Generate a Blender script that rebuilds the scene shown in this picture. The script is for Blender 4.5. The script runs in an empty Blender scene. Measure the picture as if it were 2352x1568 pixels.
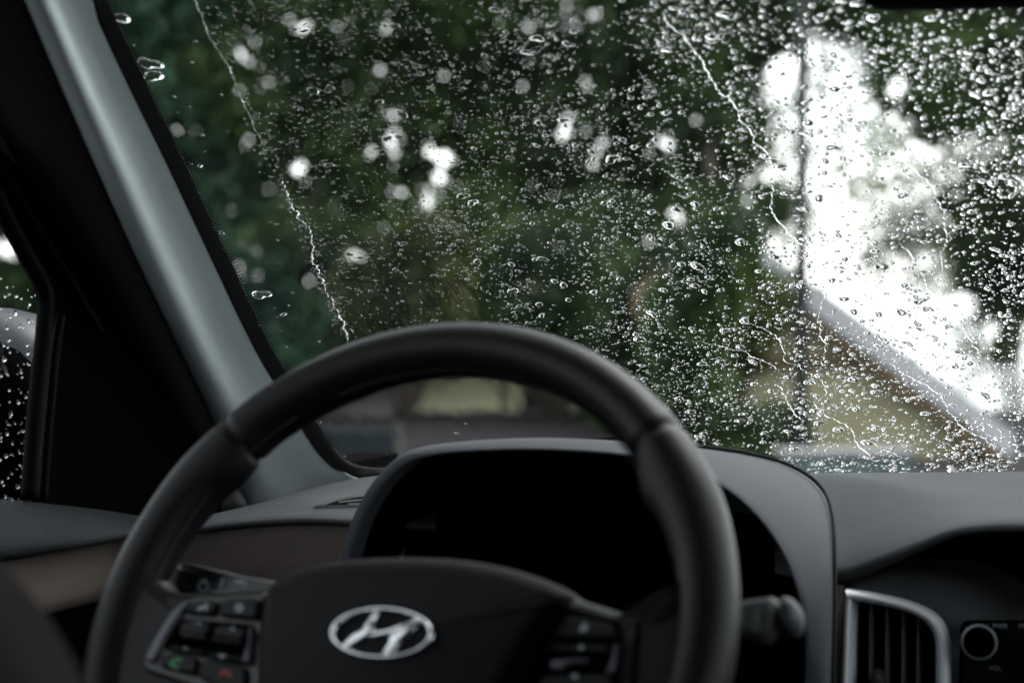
import bpy, bmesh, math, random
import numpy as np
from mathutils import Vector, Matrix
from mathutils.bvhtree import BVHTree
from mathutils import noise as mnz
random.seed(7); rng = np.random.default_rng(7)
R = math.radians
sc = bpy.context.scene; COL = sc.collection
EZ = 1.35                       # height of the eye above the ground
PSI = R(19.0); PITCH = -math.atan(141/4900); F = 4900.0

# ---------------------------------------------------------------- camera
cam = bpy.data.cameras.new('camera'); co = bpy.data.objects.new('camera', cam); COL.objects.link(co)
co.location = (0, 0, EZ); co.rotation_euler = (math.pi/2 + PITCH, 0, PSI)
cam.lens = 75; cam.sensor_width = 36; cam.clip_start = 0.05; cam.clip_end = 2000
cam.dof.use_dof = True; cam.dof.focus_distance = 1.60; cam.dof.aperture_fstop = 6.4; cam.dof.aperture_blades = 0
sc.camera = co
# ---------------------------------------------------------------- sky and sun
SUN_EL, SUN_AZ = R(52), R(20)
w = bpy.data.worlds.new('World'); sc.world = w; w.use_nodes = True
nt = w.node_tree; nt.nodes.clear()
sky = nt.nodes.new('ShaderNodeTexSky'); sky.sky_type = 'NISHITA'; sky.sun_disc = False
sky.sun_elevation = SUN_EL; sky.sun_rotation = SUN_AZ; sky.air_density = 1.0; sky.dust_density = 1.0; sky.ozone_density = 1.0
hs = nt.nodes.new('ShaderNodeHueSaturation'); hs.inputs['Saturation'].default_value = 0.12
bg = nt.nodes.new('ShaderNodeBackground'); bg.inputs['Strength'].default_value = 0.15
wo = nt.nodes.new('ShaderNodeOutputWorld')
nt.links.new(sky.outputs[0], hs.inputs['Color']); nt.links.new(hs.outputs[0], bg.inputs['Color']); nt.links.new(bg.outputs[0], wo.inputs['Surface'])
sl = bpy.data.lights.new('sun', 'SUN'); sl.energy = 0.5; sl.angle = R(25); sl.color = (1, 0.97, 0.93)
so = bpy.data.objects.new('sun', sl); COL.objects.link(so); so.location = (0, 0, 30)
sd = Vector((math.sin(SUN_AZ)*math.cos(SUN_EL), math.cos(SUN_AZ)*math.cos(SUN_EL), math.sin(SUN_EL)))
so.rotation_euler = sd.to_track_quat('Z', 'Y').to_euler()
sc.view_settings.view_transform = 'Standard'; sc.view_settings.look = 'None'
sc.view_settings.exposure = 1.9; sc.view_settings.gamma = 1.0
sc.cycles.max_bounces = 14; sc.cycles.transmission_bounces = 10; sc.cycles.transparent_max_bounces = 24

# ---------------------------------------------------------------- optics: photo position -> ray (all z below are relative to the eye)
_f = Vector((-math.sin(PSI)*math.cos(PITCH), math.cos(PSI)*math.cos(PITCH), math.sin(PITCH)))
_r = Vector((math.cos(PSI), math.sin(PSI), 0)); _u = _r.cross(_f)
def ray(x, y): return _f + _r*((x-1176)/F) + _u*((784-y)/F)
def PY(x, y, Y): d = ray(x, y); return d*(Y/d.y)
def PX(x, y, X): d = ray(x, y); return d*(X/d.x)
def PZ(x, y, Z): d = ray(x, y); return d*(Z/d.z)
def PD(x, y, D): return ray(x, y)*D                    # D = depth along the view axis
def proj(P):
    P = np.asarray(P, float); d = P@np.array(_f)
    return np.stack([1176+F*(P@np.array(_r))/d, 784-F*(P@np.array(_u))/d], -1)
# windshield surface
XC, YB, KB, Z0, SL = -0.04, 1.75, 0.30, -0.160, 0.75
def WY(x, z): return YB-KB*(x-XC)**2-(z-Z0)/SL
def PW(x, y):
    d = ray(x, y); t = 1.6
    for _ in range(12):
        g = t*d.y-WY(t*d.x, t*d.z); gp = d.y+2*KB*(t*d.x-XC)*d.x+d.z/SL
        t -= g/gp
    return d*t
def wframe(x, z):
    tx = Vector((1, -2*KB*(x-XC), 0)).normalized(); tz = Vector((0, -1/SL, 1)).normalized()
    n = tz.cross(tx).normalized()                     # outwards
    n = n if n.y > 0 else -n
    tz = n.cross(tx); tz = tz if tz.z > 0 else -tz
    return tx, tz, n

# ---------------------------------------------------------------- materials
MATS = {}
def mat(name, col, rough=0.6, metal=0.0, spec=0.5, bump=None, var=None, trans=0, sheen=0):
    m = bpy.data.materials.new(name); m.use_nodes = True; n = m.node_tree; b = n.nodes['Principled BSDF']
    b.inputs['Base Color'].default_value = (*col, 1); b.inputs['Roughness'].default_value = rough
    b.inputs['Metallic'].default_value = metal; b.inputs['Specular IOR Level'].default_value = spec
    tc = n.nodes.new('ShaderNodeTexCoord')
    if var:
        sc_, amt = var
        t = n.nodes.new('ShaderNodeTexNoise'); t.inputs['Scale'].default_value = sc_; t.inputs['Detail'].default_value = 5
        mr = n.nodes.new('ShaderNodeMapRange'); mr.inputs['From Min'].default_value = .3; mr.inputs['From Max'].default_value = .7
        mr.inputs['To Min'].default_value = 1-amt; mr.inputs['To Max'].default_value = 1+amt
        vm = n.nodes.new('ShaderNodeVectorMath'); vm.operation = 'SCALE'; vm.inputs[0].default_value = col
        n.links.new(tc.outputs['Object'], t.inputs['Vector']); n.links.new(t.outputs[0], mr.inputs['Value'])
        n.links.new(mr.outputs[0], vm.inputs['Scale']); n.links.new(vm.outputs[0], b.inputs['Base Color'])
    if bump:
        kind, s, st = bump
        if kind == 'leather':
            t = n.nodes.new('ShaderNodeTexVoronoi'); t.inputs['Scale'].default_value = s; t.feature = 'SMOOTH_F1'
        else:
            t = n.nodes.new('ShaderNodeTexNoise'); t.inputs['Scale'].default_value = s; t.inputs['Detail'].default_value = 3
        bp = n.nodes.new('ShaderNodeBump'); bp.inputs['Strength'].default_value = st; bp.inputs['Distance'].default_value = 0.0006
        n.links.new(tc.outputs['Object'], t.inputs['Vector']); n.links.new(t.outputs[0], bp.inputs['Height']); n.links.new(bp.outputs[0], b.inputs['Normal'])
    MATS[name] = m; return m
def fabric(name, c1, c2, scale, rot, rough=0.9):
    m = mat(name, c1, rough, spec=.2); n = m.node_tree; b = n.nodes['Principled BSDF']
    tc = n.nodes.new('ShaderNodeTexCoord'); mp = n.nodes.new('ShaderNodeMapping'); mp.inputs['Rotation'].default_value = rot
    wv = n.nodes.new('ShaderNodeTexWave'); wv.inputs['Scale'].default_value = scale; wv.bands_direction = 'X'
    wv.inputs['Distortion'].default_value = 0.0
    w2 = n.nodes.new('ShaderNodeTexNoise'); w2.inputs['Scale'].default_value = 700
    mx = n.nodes.new('ShaderNodeMix'); mx.data_type = 'RGBA'; mx.inputs[6].default_value = (*c1, 1); mx.inputs[7].default_value = (*c2, 1)
    ad = n.nodes.new('ShaderNodeMath'); ad.operation = 'MULTIPLY_ADD'; ad.inputs[1].default_value = .5; ad.use_clamp = True
    n.links.new(tc.outputs['Object'], mp.inputs[0]); n.links.new(mp.outputs[0], wv.inputs[0]); n.links.new(tc.outputs['Object'], w2.inputs[0])
    n.links.new(w2.outputs[0], ad.inputs[0]); sb = n.nodes.new('ShaderNodeMath'); sb.operation = 'SUBTRACT'; sb.inputs[1].default_value = .25
    n.links.new(wv.outputs[1] if len(wv.outputs) > 1 else wv.outputs[0], sb.inputs[0]); n.links.new(sb.outputs[0], ad.inputs[2])
    n.links.new(ad.outputs[0], mx.inputs[0]); n.links.new(mx.outputs[2], b.inputs['Base Color'])
    bp = n.nodes.new('ShaderNodeBump'); bp.inputs['Strength'].default_value = .35; bp.inputs['Distance'].default_value = .0006
    n.links.new(ad.outputs[0], bp.inputs['Height']); n.links.new(bp.outputs[0], b.inputs['Normal'])
    return m
M_leather = mat('wheel_leather', (.0050, .0050, .0066), .48, spec=.20, bump=('noise', 1500, .18))
M_dash = mat('dash_vinyl', (.058, .062, .066), .85, spec=.12, bump=('leather', 700, .45), var=(14, .08))
M_dash2 = mat('dash_plastic', (.20, .215, .235), .7, spec=.2, bump=('noise', 1800, .25))
M_hood = mat('hood_vinyl', (.046, .051, .060), .7, spec=.18, bump=('leather', 900, .3))
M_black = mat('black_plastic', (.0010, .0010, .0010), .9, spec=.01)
M_gloss = mat('gloss_black', (.008, .008, .009), .22, spec=.5)
M_button = mat('button_plastic', (.010, .011, .012), .55, spec=.18)
M_hub = mat('hub_vinyl', (.008, .008, .0095), .65, spec=.12, bump=('noise', 2200, .3))
M_rubber = mat('rubber', (.005, .005, .005), .8, spec=.2)
M_silver = mat('satin_silver', (.55, .57, .60), .45, metal=.1, bump=('noise', 3000, .05))
M_chrome = mat('chrome', (.85, .86, .88), .16, metal=1)
M_ring = mat('knob_ring', (.22, .25, .26), .4, metal=.3)
M_trimgrey = mat('trim_grey', (.11, .11, .13), .5, metal=.2)
M_pillar = fabric('pillar_cloth', (.40, .46, .475), (.51, .57, .585), 420, (0, R(40), R(10)))
M_head = mat('headliner_cloth', (.42, .41, .39), .95, spec=.1, bump=('noise', 900, .3))
M_brown = fabric('brown_fabric', (.050, .041, .037), (.20, .167, .15), 165, (0, R(-32), 0))
M_brown2 = fabric('brown_mesh_fabric', (.045, .037, .032), (.135, .110, .095), 170, (R(40), R(0), R(90)))
M_seat = mat('seat_cloth', (.012, .010, .0095), .95, spec=.1, bump=('noise', 600, .5))
M_icon = mat('icon_white', (.30, .36, .38), .6)
M_icong = mat('icon_green', (.02, .20, .07), .6)
M_iconr = mat('icon_red', (.30, .015, .012), .6)
M_mirror = mat('mirror_silver', (.8, .8, .8), .02, metal=1)
M_paint = mat('car_paint', (.55, .56, .58), .25, metal=.3)
def water_mat():
    m = bpy.data.materials.new('water'); m.use_nodes = True; n = m.node_tree; n.nodes.clear()
    g = n.nodes.new('ShaderNodeBsdfGlass'); g.inputs['IOR'].default_value = 1.333; g.inputs['Roughness'].default_value = 0
    o = n.nodes.new('ShaderNodeOutputMaterial'); n.links.new(g.outputs[0], o.inputs[0]); return m
M_water = water_mat()
def glass_mat(name, tint):
    m = bpy.data.materials.new(name); m.use_nodes = True; n = m.node_tree; n.nodes.clear()
    t = n.nodes.new('ShaderNodeBsdfTransparent'); t.inputs[0].default_value = (*tint, 1)
    g = n.nodes.new('ShaderNodeBsdfGlossy'); g.inputs['Roughness'].default_value = 0.01
    fr = n.nodes.new('ShaderNodeFresnel'); fr.inputs[0].default_value = 1.25
    mx = n.nodes.new('ShaderNodeMixShader'); o = n.nodes.new('ShaderNodeOutputMaterial')
    n.links.new(fr.outputs[0], mx.inputs[0]); n.links.new(t.outputs[0], mx.inputs[1]); n.links.new(g.outputs[0], mx.inputs[2]); n.links.new(mx.outputs[0], o.inputs[0])
    return m
M_glass = glass_mat('windshield_glass', (.93, .97, .95))
M_sglass = glass_mat('side_glass', (.70, .74, .74))

# ---------------------------------------------------------------- object helpers
ORG = {}
def tag(o, label=None, cat=None, group=None, kind=None):
    for k, v in (('label', label), ('category', cat), ('group', group), ('kind', kind)):
        if v: o[k] = v
    return o
def empty(name, loc):
    o = bpy.data.objects.new(name, None); COL.objects.link(o); o.empty_display_size = .2
    o.location = (loc[0], loc[1], loc[2]+EZ); ORG[o.name] = Vector(loc); return o
def O(name, verts, faces, mats, parent=None, smooth=True, fm=None, sub=0, origin=None):
    verts = [Vector(v) for v in verts]
    if parent: org = ORG[parent.name]
    elif origin is not None: org = Vector(origin)
    else:
        a = np.array([tuple(v) for v in verts]); org = Vector(((a[:, 0].min()+a[:, 0].max())/2, (a[:, 1].min()+a[:, 1].max())/2, a[:, 2].min()))
    me = bpy.data.meshes.new(name); me.from_pydata([tuple(v-org) for v in verts], [], faces)
    if not isinstance(mats, (list, tuple)): mats = [mats]
    for m in mats: me.materials.append(m)
    if fm:
        for i, k in enumerate(fm): me.polygons[i].material_index = k
    me.update()
    if smooth: me.polygons.foreach_set('use_smooth', [True]*len(me.polygons))
    o = bpy.data.objects.new(name, me); COL.objects.link(o)
    if parent: o.parent = parent
    else: o.location = (org.x, org.y, org.z+EZ)
    ORG[o.name] = org
    if sub:
        s = o.modifiers.new('sub', 'SUBSURF'); s.levels = sub; s.render_levels = sub
    return o
def recalc(o):
    bm = bmesh.new(); bm.from_mesh(o.data); bmesh.ops.recalc_face_normals(bm, faces=bm.faces); bm.to_mesh(o.data); bm.free(); return o
class MB:
    def __init__(s): s.v = []; s.f = []; s.m = []
    def add(s, v, f, m=0):
        k = len(s.v); s.v += [Vector(a) for a in v]; s.f += [tuple(i+k for i in q) for q in f]; s.m += [m]*len(f); return s
    def box(s, c, e, m=0, ax=None, bev=0):
        ax = ax or (Vector((1, 0, 0)), Vector((0, 1, 0)), Vector((0, 0, 1))); c = Vector(c)
        v = [c+ax[0]*(e[0]*i)+ax[1]*(e[1]*j)+ax[2]*(e[2]*k) for i in (-.5, .5) for j in (-.5, .5) for k in (-.5, .5)]
        return s.add(v, [(0, 1, 3, 2), (4, 6, 7, 5), (0, 4, 5, 1), (2, 3, 7, 6), (0, 2, 6, 4), (1, 5, 7, 3)], m)
    def tube(s, pts, rad, n=10, m=0, cap=True):
        pts = [Vector(p) for p in pts]; k = len(pts); rr = rad if isinstance(rad, (list, tuple)) else [rad]*k; v = []
        for i, p in enumerate(pts):
            t = (pts[min(i+1, k-1)]-pts[max(i-1, 0)]).normalized()
            a = t.orthogonal() if i == 0 else (a-t*a.dot(t)); a.normalize(); b = t.cross(a)
            for j in range(n):
                th = 2*math.pi*j/n; v.append(p+(a*math.cos(th)+b*math.sin(th))*rr[i])
        f = [(i*n+j, i*n+(j+1) % n, (i+1)*n+(j+1) % n, (i+1)*n+j) for i in range(k-1) for j in range(n)]
        if cap: f += [tuple(range(n))[::-1], tuple((k-1)*n+j for j in range(n))]
        return s.add(v, f, m)
    def build(s, name, mats, parent=None, smooth=False, **k): return O(name, s.v, s.f, mats, parent, smooth, s.m, **k)
def catmull(pts, n):
    """resample an open polyline of tuples/vectors smoothly, n points per span"""
    P = [np.array(p, float) for p in pts]; P = [2*P[0]-P[1]]+P+[2*P[-1]-P[-2]]; out = []
    for i in range(1, len(P)-2):
        a, b, c, d = P[i-1:i+3]
        for k in range(n):
            t = k/n; out.append(.5*((2*b)+(-a+c)*t+(2*a-5*b+4*c-d)*t*t+(-a+3*b-3*c+d)*t**3))
    out.append(P[-2]); return out
def loft(rails, name, mats, parent, nu=4, sub=1, nv=0, **k):
    rl = [catmull(r, nu) for r in rails]; n = len(rl[0])
    if nv:                                           # smooth across rails as well
        cols = [catmull([r[j] for r in rl], nv) for j in range(n)]
        rl = [[c[i] for c in cols] for i in range(len(cols[0]))]
    v = [p for r in rl for p in r]; f = [(i*n+j, i*n+j+1, (i+1)*n+j+1, (i+1)*n+j) for i in range(len(rl)-1) for j in range(n-1)]
    return O(name, v, f, mats, parent, True, sub=sub, **k)
def chaikin(p, it=2):
    p = [np.array(a, float) for a in p]
    for _ in range(it):
        q = []
        for i in range(len(p)):
            a, b = p[i], p[(i+1) % len(p)]; q += [a*.75+b*.25, a*.25+b*.75]
        p = q
    return p
def area(p): return .5*sum(p[i][0]*p[(i+1) % len(p)][1]-p[(i+1) % len(p)][0]*p[i][1] for i in range(len(p)))
def inset(p, d):
    n = len(p); out = []
    s = 1 if area(p) > 0 else -1
    for i in range(n):
        a, b, c = p[i-1], p[i], p[(i+1) % n]
        e1 = (b-a)/(np.hypot(*(b-a))+1e-12); e2 = (c-b)/(np.hypot(*(c-b))+1e-12)
        nn = np.array([-e1[1]-e2[1], e1[0]+e2[0]])*s; l = np.hypot(*nn)+1e-9; nn = nn/l
        cs = max(.5, abs(np.dot(nn, np.array([-e1[1], e1[0]])*s))); out.append(b+nn*d/cs)
    return out
def pillow(mb, p, base, top, ins, steps, xf, m=0, back=True, crown=0):
    """rounded raised pad: outline p (2-D), from height base to top with a rounded edge of width ins; xf maps (a,b,h) to space"""
    n = len(p); rings = [(p, base)]
    for k in range(steps+1):
        t = k/steps*math.pi/2; rings.append((inset(p, ins*(1-math.cos(t))) if k else p, base+(top-base)*(.0 if steps == 0 else .35+.65*math.sin(t))))
    v = []; f = []
    for q, h in rings: v += [xf(a[0], a[1], h) for a in q]
    for i in range(len(rings)-1): f += [(i*n+j, i*n+(j+1) % n, (i+1)*n+(j+1) % n, (i+1)*n+j) for j in range(n)]
    c = np.mean(rings[-1][0], axis=0); L = (len(rings)-1)*n
    for r_, hh in ((.66, crown*.55), (.33, crown*.9)):
        q = [c+(a-c)*r_ for a in rings[-1][0]]; v += [xf(a[0], a[1], top+hh) for a in q]
        f += [(L+j, L+(j+1) % n, L+n+(j+1) % n, L+n+j) for j in range(n)]; L += n
    v.append(xf(c[0], c[1], top+crown)); f += [(L+j, L+(j+1) % n, len(v)-1) for j in range(n)]
    if back: f.append(tuple(range(n))[::-1])
    mb.add(v, f, m)

# ================================================================ THE CAR
car = empty('parked_car', (XC, .6, -EZ))
tag(car, 'parked car seen from inside, black dashboard and steering wheel behind a rain covered windshield', 'car')

# ---- windshield glass, one curved sheet
nx, nz = 36, 14; XL, XR, ZB, ZT = -.735, .655, -.19, .305
v = [(x, WY(x, z), z) for z in np.linspace(ZB, ZT, nz) for x in np.linspace(XL, XR, nx)]
f = [(i*nx+j, i*nx+j+1, (i+1)*nx+j+1, (i+1)*nx+j) for i in range(nz-1) for j in range(nx-1)]
ws = O('windshield', v, f, M_glass, car)
# ---- pillar trim (left A pillar)
rowsA = [(130, -200), (218, 0), (305, 190), (400, 385), (500, 600), (595, 800), (665, 920), (735, 1035), (800, 1090), (880, 1110)]
def glassedge(dx): return [PW(x+dx, y) for x, y in rowsA]
A0 = [PW(x+12, y)-Vector((0, .006, 0)) for x, y in rowsA]
A = [PW(x+7, y)-Vector((0, .012, 0)) for x, y in rowsA]
A2r = [(88, -200), (178, 0), (262, 190), (356, 385), (453, 600), (545, 800), (612, 920), (675, 1035), (738, 1110), (800, 1160)]
A2 = [PW(x, y)-Vector((0, .033, 0)) for x, y in A2r]
Cr_ = [(-130, -200), (-90, 0), (-5, 190), (100, 385), (213, 600), (325, 800), (395, 920), (450, 1035), (480, 1140), (500, 1230)]
Br = [(5, -200), (92, 0), (172, 190), (255, 385), (350, 600), (445, 800), (502, 920), (548, 1035), (576, 1140), (590, 1230)]
Mr = [(a[0]+(b[0]-a[0])*.62, a[1]) for a, b in zip(A2r, Br)]
Bm = [PY(m[0], m[1], a.y-.048) for m, a in zip(Mr, A)]
Bn = [PY(m[0]*.5+(b[0]-28)*.5, m[1], a.y-.066) for m, b, a in zip(Mr, Br, A)]
B = [PY(b[0]-28, b[1], a.y-.062) for b, a in zip(Br, A)]
C = [PY(c[0], c[1], a.y-.078) for c, a in zip(Cr_, A)]
Dr = [c+Vector((-.03, .02, 0)) for c in C]
Bq = [b+(c-b)*.10+Vector((-.006, .012, 0)) for b, c in zip(B, C)]
loft([A0, A, A2, Bm, Bn, B, Bq], 'pillar_trim', M_pillar, car, nu=4, sub=1)
Bs = [b+(c-b)*.02+Vector((-.004, .004, 0)) for b, c in zip(B, C)]; Bt = [b+(c-b)*.5+Vector((.002, -.002, 0)) for b, c in zip(B, C)]
loft([Bq, Bs, Bt, C, Dr], 'door_seal', mat('seal_cloth', (.030, .027, .026), .9, spec=.1, bump=('noise', 800, .4)), car, nu=4, sub=1)
# rubber seal between the trim and the glass, with the printed band on the glass
sealp = [(115, -240), (229, 0), (318, 190), (413, 385), (513, 600), (609, 800), (680, 920), (752, 1035), (812, 1078), (900, 1082), (1000, 1083)]
s1 = [PW(x-6, y+4)-Vector((0, .012, 0)) for x, y in sealp]; s2 = [PW(x+7, y-6)-Vector((0, .003, 0)) for x, y in sealp]; s3 = [PW(x+9, y-8)+Vector((0, .004, 0)) for x, y in sealp]
loft([s1, s2, s3], 'windshield_seal', M_rubber, car, nu=4, sub=0)
mb = MB()
ctr = catmull([tuple(PW(x+9, y-6)) for x, y in sealp[:8]], 60)
acc = 0
for i in range(len(ctr)-1):
    P = Vector(ctr[i]); Q = Vector(ctr[i+1]); t = (Q-P).normalized(); acc += (Q-P).length
    if acc < .0021: continue
    acc = 0
    tx, tz, n = wframe(P.x, P.z); s = n.cross(t).normalized(); s = s if s.x > 0 else -s
    for k, r_ in enumerate((.0010, .0008, .0006, .0004)):
        c = P+s*(.0006+.0021*k)+t*(.001 if k % 2 else 0)+n*.0004
        mb.add([c+(t*math.cos(a)+s*math.sin(a))*r_ for a in (0, 1.05, 2.1, 3.14, 4.19, 5.24)], [(0, 1, 2, 3, 4, 5)])
mb.build('frit_dots', M_black, ws)

# ---- left door: sail panel, window frame, glass, top roll, fabric insert
XD = -.775
door = O('door_panel', *(lambda p: (p, [(0, 1, 2, 3, 4)]))([Vector((XD-.006, y, z)) for y, z in ((1.57, -.16), (1.57, -.75), (-.9, -.75), (-.9, -.16), (.5, -.16))]), M_black, car, smooth=False)
# sail panel: black triangle in front of the window
gl = [(-60, 330), (0, 478), (50, 575), (98, 668), (97, 760), (84, 880), (70, 1040), (62, 1145)]
gpts = [PX(x, y, XD) for x, y in gl]
sp = gpts[::-1]+[Vector((XD, .83, .30)), Vector((XD, .95, .33)), Vector((XD, 1.57, -.15)), Vector((XD, 1.57, -.24)), PX(40, 1230, XD), ]
mb = MB(); mb.add([p+Vector((.004, 0, 0)) for p in sp], [tuple(range(len(sp)))]); mb.build('sail_panel', M_black, door)
# window rubber: rounded strips along the frame
g2 = catmull([tuple(PX(x+4, y, XD+.010)) for x, y in gl], 5)
mb = MB(); mb.tube(g2, .006, 8); g3 = catmull([tuple(PX(x, y, XD+.012)) for x, y in [(140, 720), (128, 800), (118, 900), (106, 1040), (98, 1150)]], 5); mb.tube(g3, .0035, 8)
g3 = catmull([tuple(PX(x, y, XD+.012)) for x, y in [(-20, 330), (60, 480), (160, 640), (230, 760)]], 5); mb.tube(g3, .003, 8)
mb.build('window_rubber', mat('soft_rubber', (.0015, .0015, .0015), .6, spec=.04), door, smooth=True)
wgl = MB(); wgl.add([(XD-.012, -.9, -.19), (XD-.012, 1.50, -.19), (XD-.012, 1.42, -.05), (XD-.012, .92, .31), (XD-.012, -.9, .31)], [(0, 1, 2, 3, 4)])
sideglass = wgl.build('side_window', M_sglass, door)
# leather top roll of the door
t1 = [PX(x, y, XD+.004) for x, y in [(-300, 1120), (0, 1146), (110, 1156), (220, 1168), (330, 1185), (420, 1190)]]
t2 = [PX(x, y, XD+.030) for x, y in [(-300, 1170), (0, 1172), (110, 1180), (220, 1188), (330, 1196), (420, 1198)]]
t3 = [PX(x, y, XD+.046) for x, y in [(-300, 1275), (0, 1257), (110, 1247), (220, 1236), (330, 1216), (420, 1208)]]
t4 = [PX(x, y, XD+.042) for x, y in [(-300, 1335), (0, 1296), (110, 1278), (220, 1259), (330, 1236), (420, 1216)]]
t5 = [p+Vector((-.03, 0, 0)) for p in t4]
loft([t1, t2, t3, t4, t5], 'door_top_roll', mat('door_vinyl', (.022, .025, .027), .8, spec=.10, bump=('leather', 500, .7)), door, nu=3, sub=1)
f1 = [PX(x, y, XD+.024) for x, y in [(-300, 1325), (0, 1290), (110, 1270), (220, 1252), (330, 1228), (420, 1214)]]
f2 = [PX(x, y, XD+.036) for x, y in [(-300, 1480), (0, 1435), (110, 1395), (220, 1368), (330, 1340), (420, 1320)]]
f3 = [PX(x, y, XD+.026) for x, y in [(-300, 1580), (0, 1500), (84, 1432), (225, 1392), (330, 1370), (420, 1350)]]
f4 = [p+Vector((-.03, 0, 0)) for p in f3]
loft([f1, f2, f3, f4], 'fabric_insert', M_brown2, door, nu=3, sub=1)

# ---- door mirror outside
mirr = MB()
mc = PX(-20, 850, -1.02)
def ell(c, e, n1=20, n2=12):
    v = []; f = []
    for i in range(n2+1):
        ph = -math.pi/2+math.pi*i/n2
        for j in range(n1):
            th = 2*math.pi*j/n1; q = lambda t, p: math.copysign(abs(t)**p, t)
            v.append(Vector((c[0]+e[0]*q(math.cos(th), .6)*q(math.cos(ph), .6), c[1]+e[1]*q(math.sin(th), .7)*q(math.cos(ph), .6), c[2]+e[2]*q(math.sin(ph), .7))))
    for i in range(n2): f += [(i*n1+j, i*n1+(j+1) % n1, (i+1)*n1+(j+1) % n1, (i+1)*n1+j) for j in range(n1)]
    return v, f
mc = PX(-165, 945, -1.04)
v, f = ell((mc.x, mc.y+.02, mc.z), (.135, .075, .088)); mirr.add(v, f); mirr.box((-.86, mc.y+.03, mc.z-.07), (.2, .05, .03))
mo = mirr.build('side_mirror', mat('mirror_paint', (.03, .03, .036), .4, spec=.3), car, smooth=True)
mg = MB(); v, f = ell((mc.x+.002, mc.y-.030, mc.z-.008), (.128, .045, .078)); mg.add(v, f); mg.build('mirror_housing', M_black, mo, smooth=True)
mg = MB(); mg.box((mc.x-.01, mc.y-.077, mc.z-.008), (.18, .006, .115)); mg.build('mirror_glass', M_mirror, mo)

# ---- dashboard, main top surface (right of the hood) down to the tray edge
zt = -.156
back = [(x, WY(x, zt)-.004, zt) for x in (-.52, -.30, -.1, .1, .35, .66)]
bk = [PW(x, y)-Vector((0, .004, .004)) for x, y in [(1780, 1074), (1850, 1075), (1950, 1073), (2100, 1072), (2250, 1070), (2352, 1070), (2700, 1075), (3300, 1090), (3900, 1110)]]
crs = [(1780, 1078, 1.60), (1860, 1085, 1.60), (1960, 1091, 1.58), (2080, 1112, 1.54), (2190, 1143, 1.50), (2352, 1165, 1.47), (2700, 1172, 1.46), (3300, 1186, 1.44), (3900, 1200, 1.42)]
cr1 = [PY(*c) for c in crs]; cr2 = [PY(x, y+9, Y-.022) for x, y, Y in crs]
frt = [PY(*c) for c in [(1780, 1300, 1.40), (1880, 1310, 1.39), (1940, 1313, 1.385), (2000, 1288, 1.38), (2110, 1240, 1.37), (2225, 1201, 1.365), (2500, 1198, 1.36), (3300, 1215, 1.34), (3900, 1230, 1.32)]]
frt2 = [p+Vector((0, -.004, -.010)) for p in frt]; und = [p+Vector((0, .10, -.012)) for p in frt]
mid = [(a*.5+b*.5)+Vector((0, 0, .002)) for a, b in zip(cr2, frt)]
dash = loft([bk, cr1, cr2, mid, frt, frt2, und], 'dashboard', M_dash, car, nu=4, sub=1)
# left part of the dash top, sweeping from the door to the hood
L1 = [PY(*c) for c in [(330, 1200, 1.42), (430, 1195, 1.45), (560, 1165, 1.48), (700, 1122, 1.55), (820, 1098, 1.59), (900, 1090, 1.62), (1000, 1088, 1.64), (1200, 1090, 1.66), (1500, 1090, 1.68), (1800, 1090, 1.68)]][:7]
L2 = [PY(*c) for c in [(330, 1205, 1.35), (430, 1200, 1.37), (560, 1182, 1.37), (700, 1168, 1.37), (820, 1172, 1.37), (900, 1182, 1.36), (1000, 1190, 1.36), (1200, 1200, 1.40), (1500, 1210, 1.46), (1800, 1210, 1.46)]][:7]
L3 = [PY(*c) for c in [(330, 1225, 1.325), (430, 1210, 1.335), (560, 1194, 1.335), (700, 1187, 1.335), (820, 1193, 1.335), (900, 1200, 1.335), (1000, 1205, 1.335), (1200, 1220, 1.38), (1500, 1230, 1.44), (1800, 1230, 1.44)]][:7]
L4 = [p+Vector((0, .004, -.006)) for p in L3]; L5 = [p+Vector((0, .03, -.008)) for p in L3]
loft([L1, [(Vector(a)*.5+Vector(b)*.5)+Vector((0, 0, .004)) for a, b in zip(L1, L2)], L2, L3, L4, L5], 'dash_side_top', M_dash, car, nu=4, sub=1)
# fabric band on the left of the dash
Fa = [PY(*c) for c in [(330, 1235, 1.345), (430, 1222, 1.35), (560, 1203, 1.35), (700, 1197, 1.35), (820, 1202, 1.35), (930, 1215, 1.35)]]
Fb = [PY(*c) for c in [(330, 1320, 1.33), (430, 1310, 1.335), (560, 1300, 1.335), (700, 1300, 1.335), (820, 1310, 1.335), (930, 1320, 1.335)]]
Fc = [PY(*c) for c in [(330, 1440, 1.33), (430, 1440, 1.34), (560, 1440, 1.345), (700, 1440, 1.345), (820, 1440, 1.345), (930, 1440, 1.345)]]
loft([Fa, Fb, Fc], 'dash_fabric', M_brown, car, nu=4, sub=1)
mb = MB(); mb.add([PY(330, 1400, 1.37), PY(2050, 1400, 1.5), PY(2050, 2300, 1.5), PY(330, 2300, 1.37)], [(0, 1, 2, 3)])
mb.add([PX(-300, 1500, XD+.01), PY(330, 1350, 1.40), PY(330, 2300, 1.40), PX(-300, 2300, XD+.01)], [(0, 1, 2, 3)])
mb.build('knee_panel', M_black, car)
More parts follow.
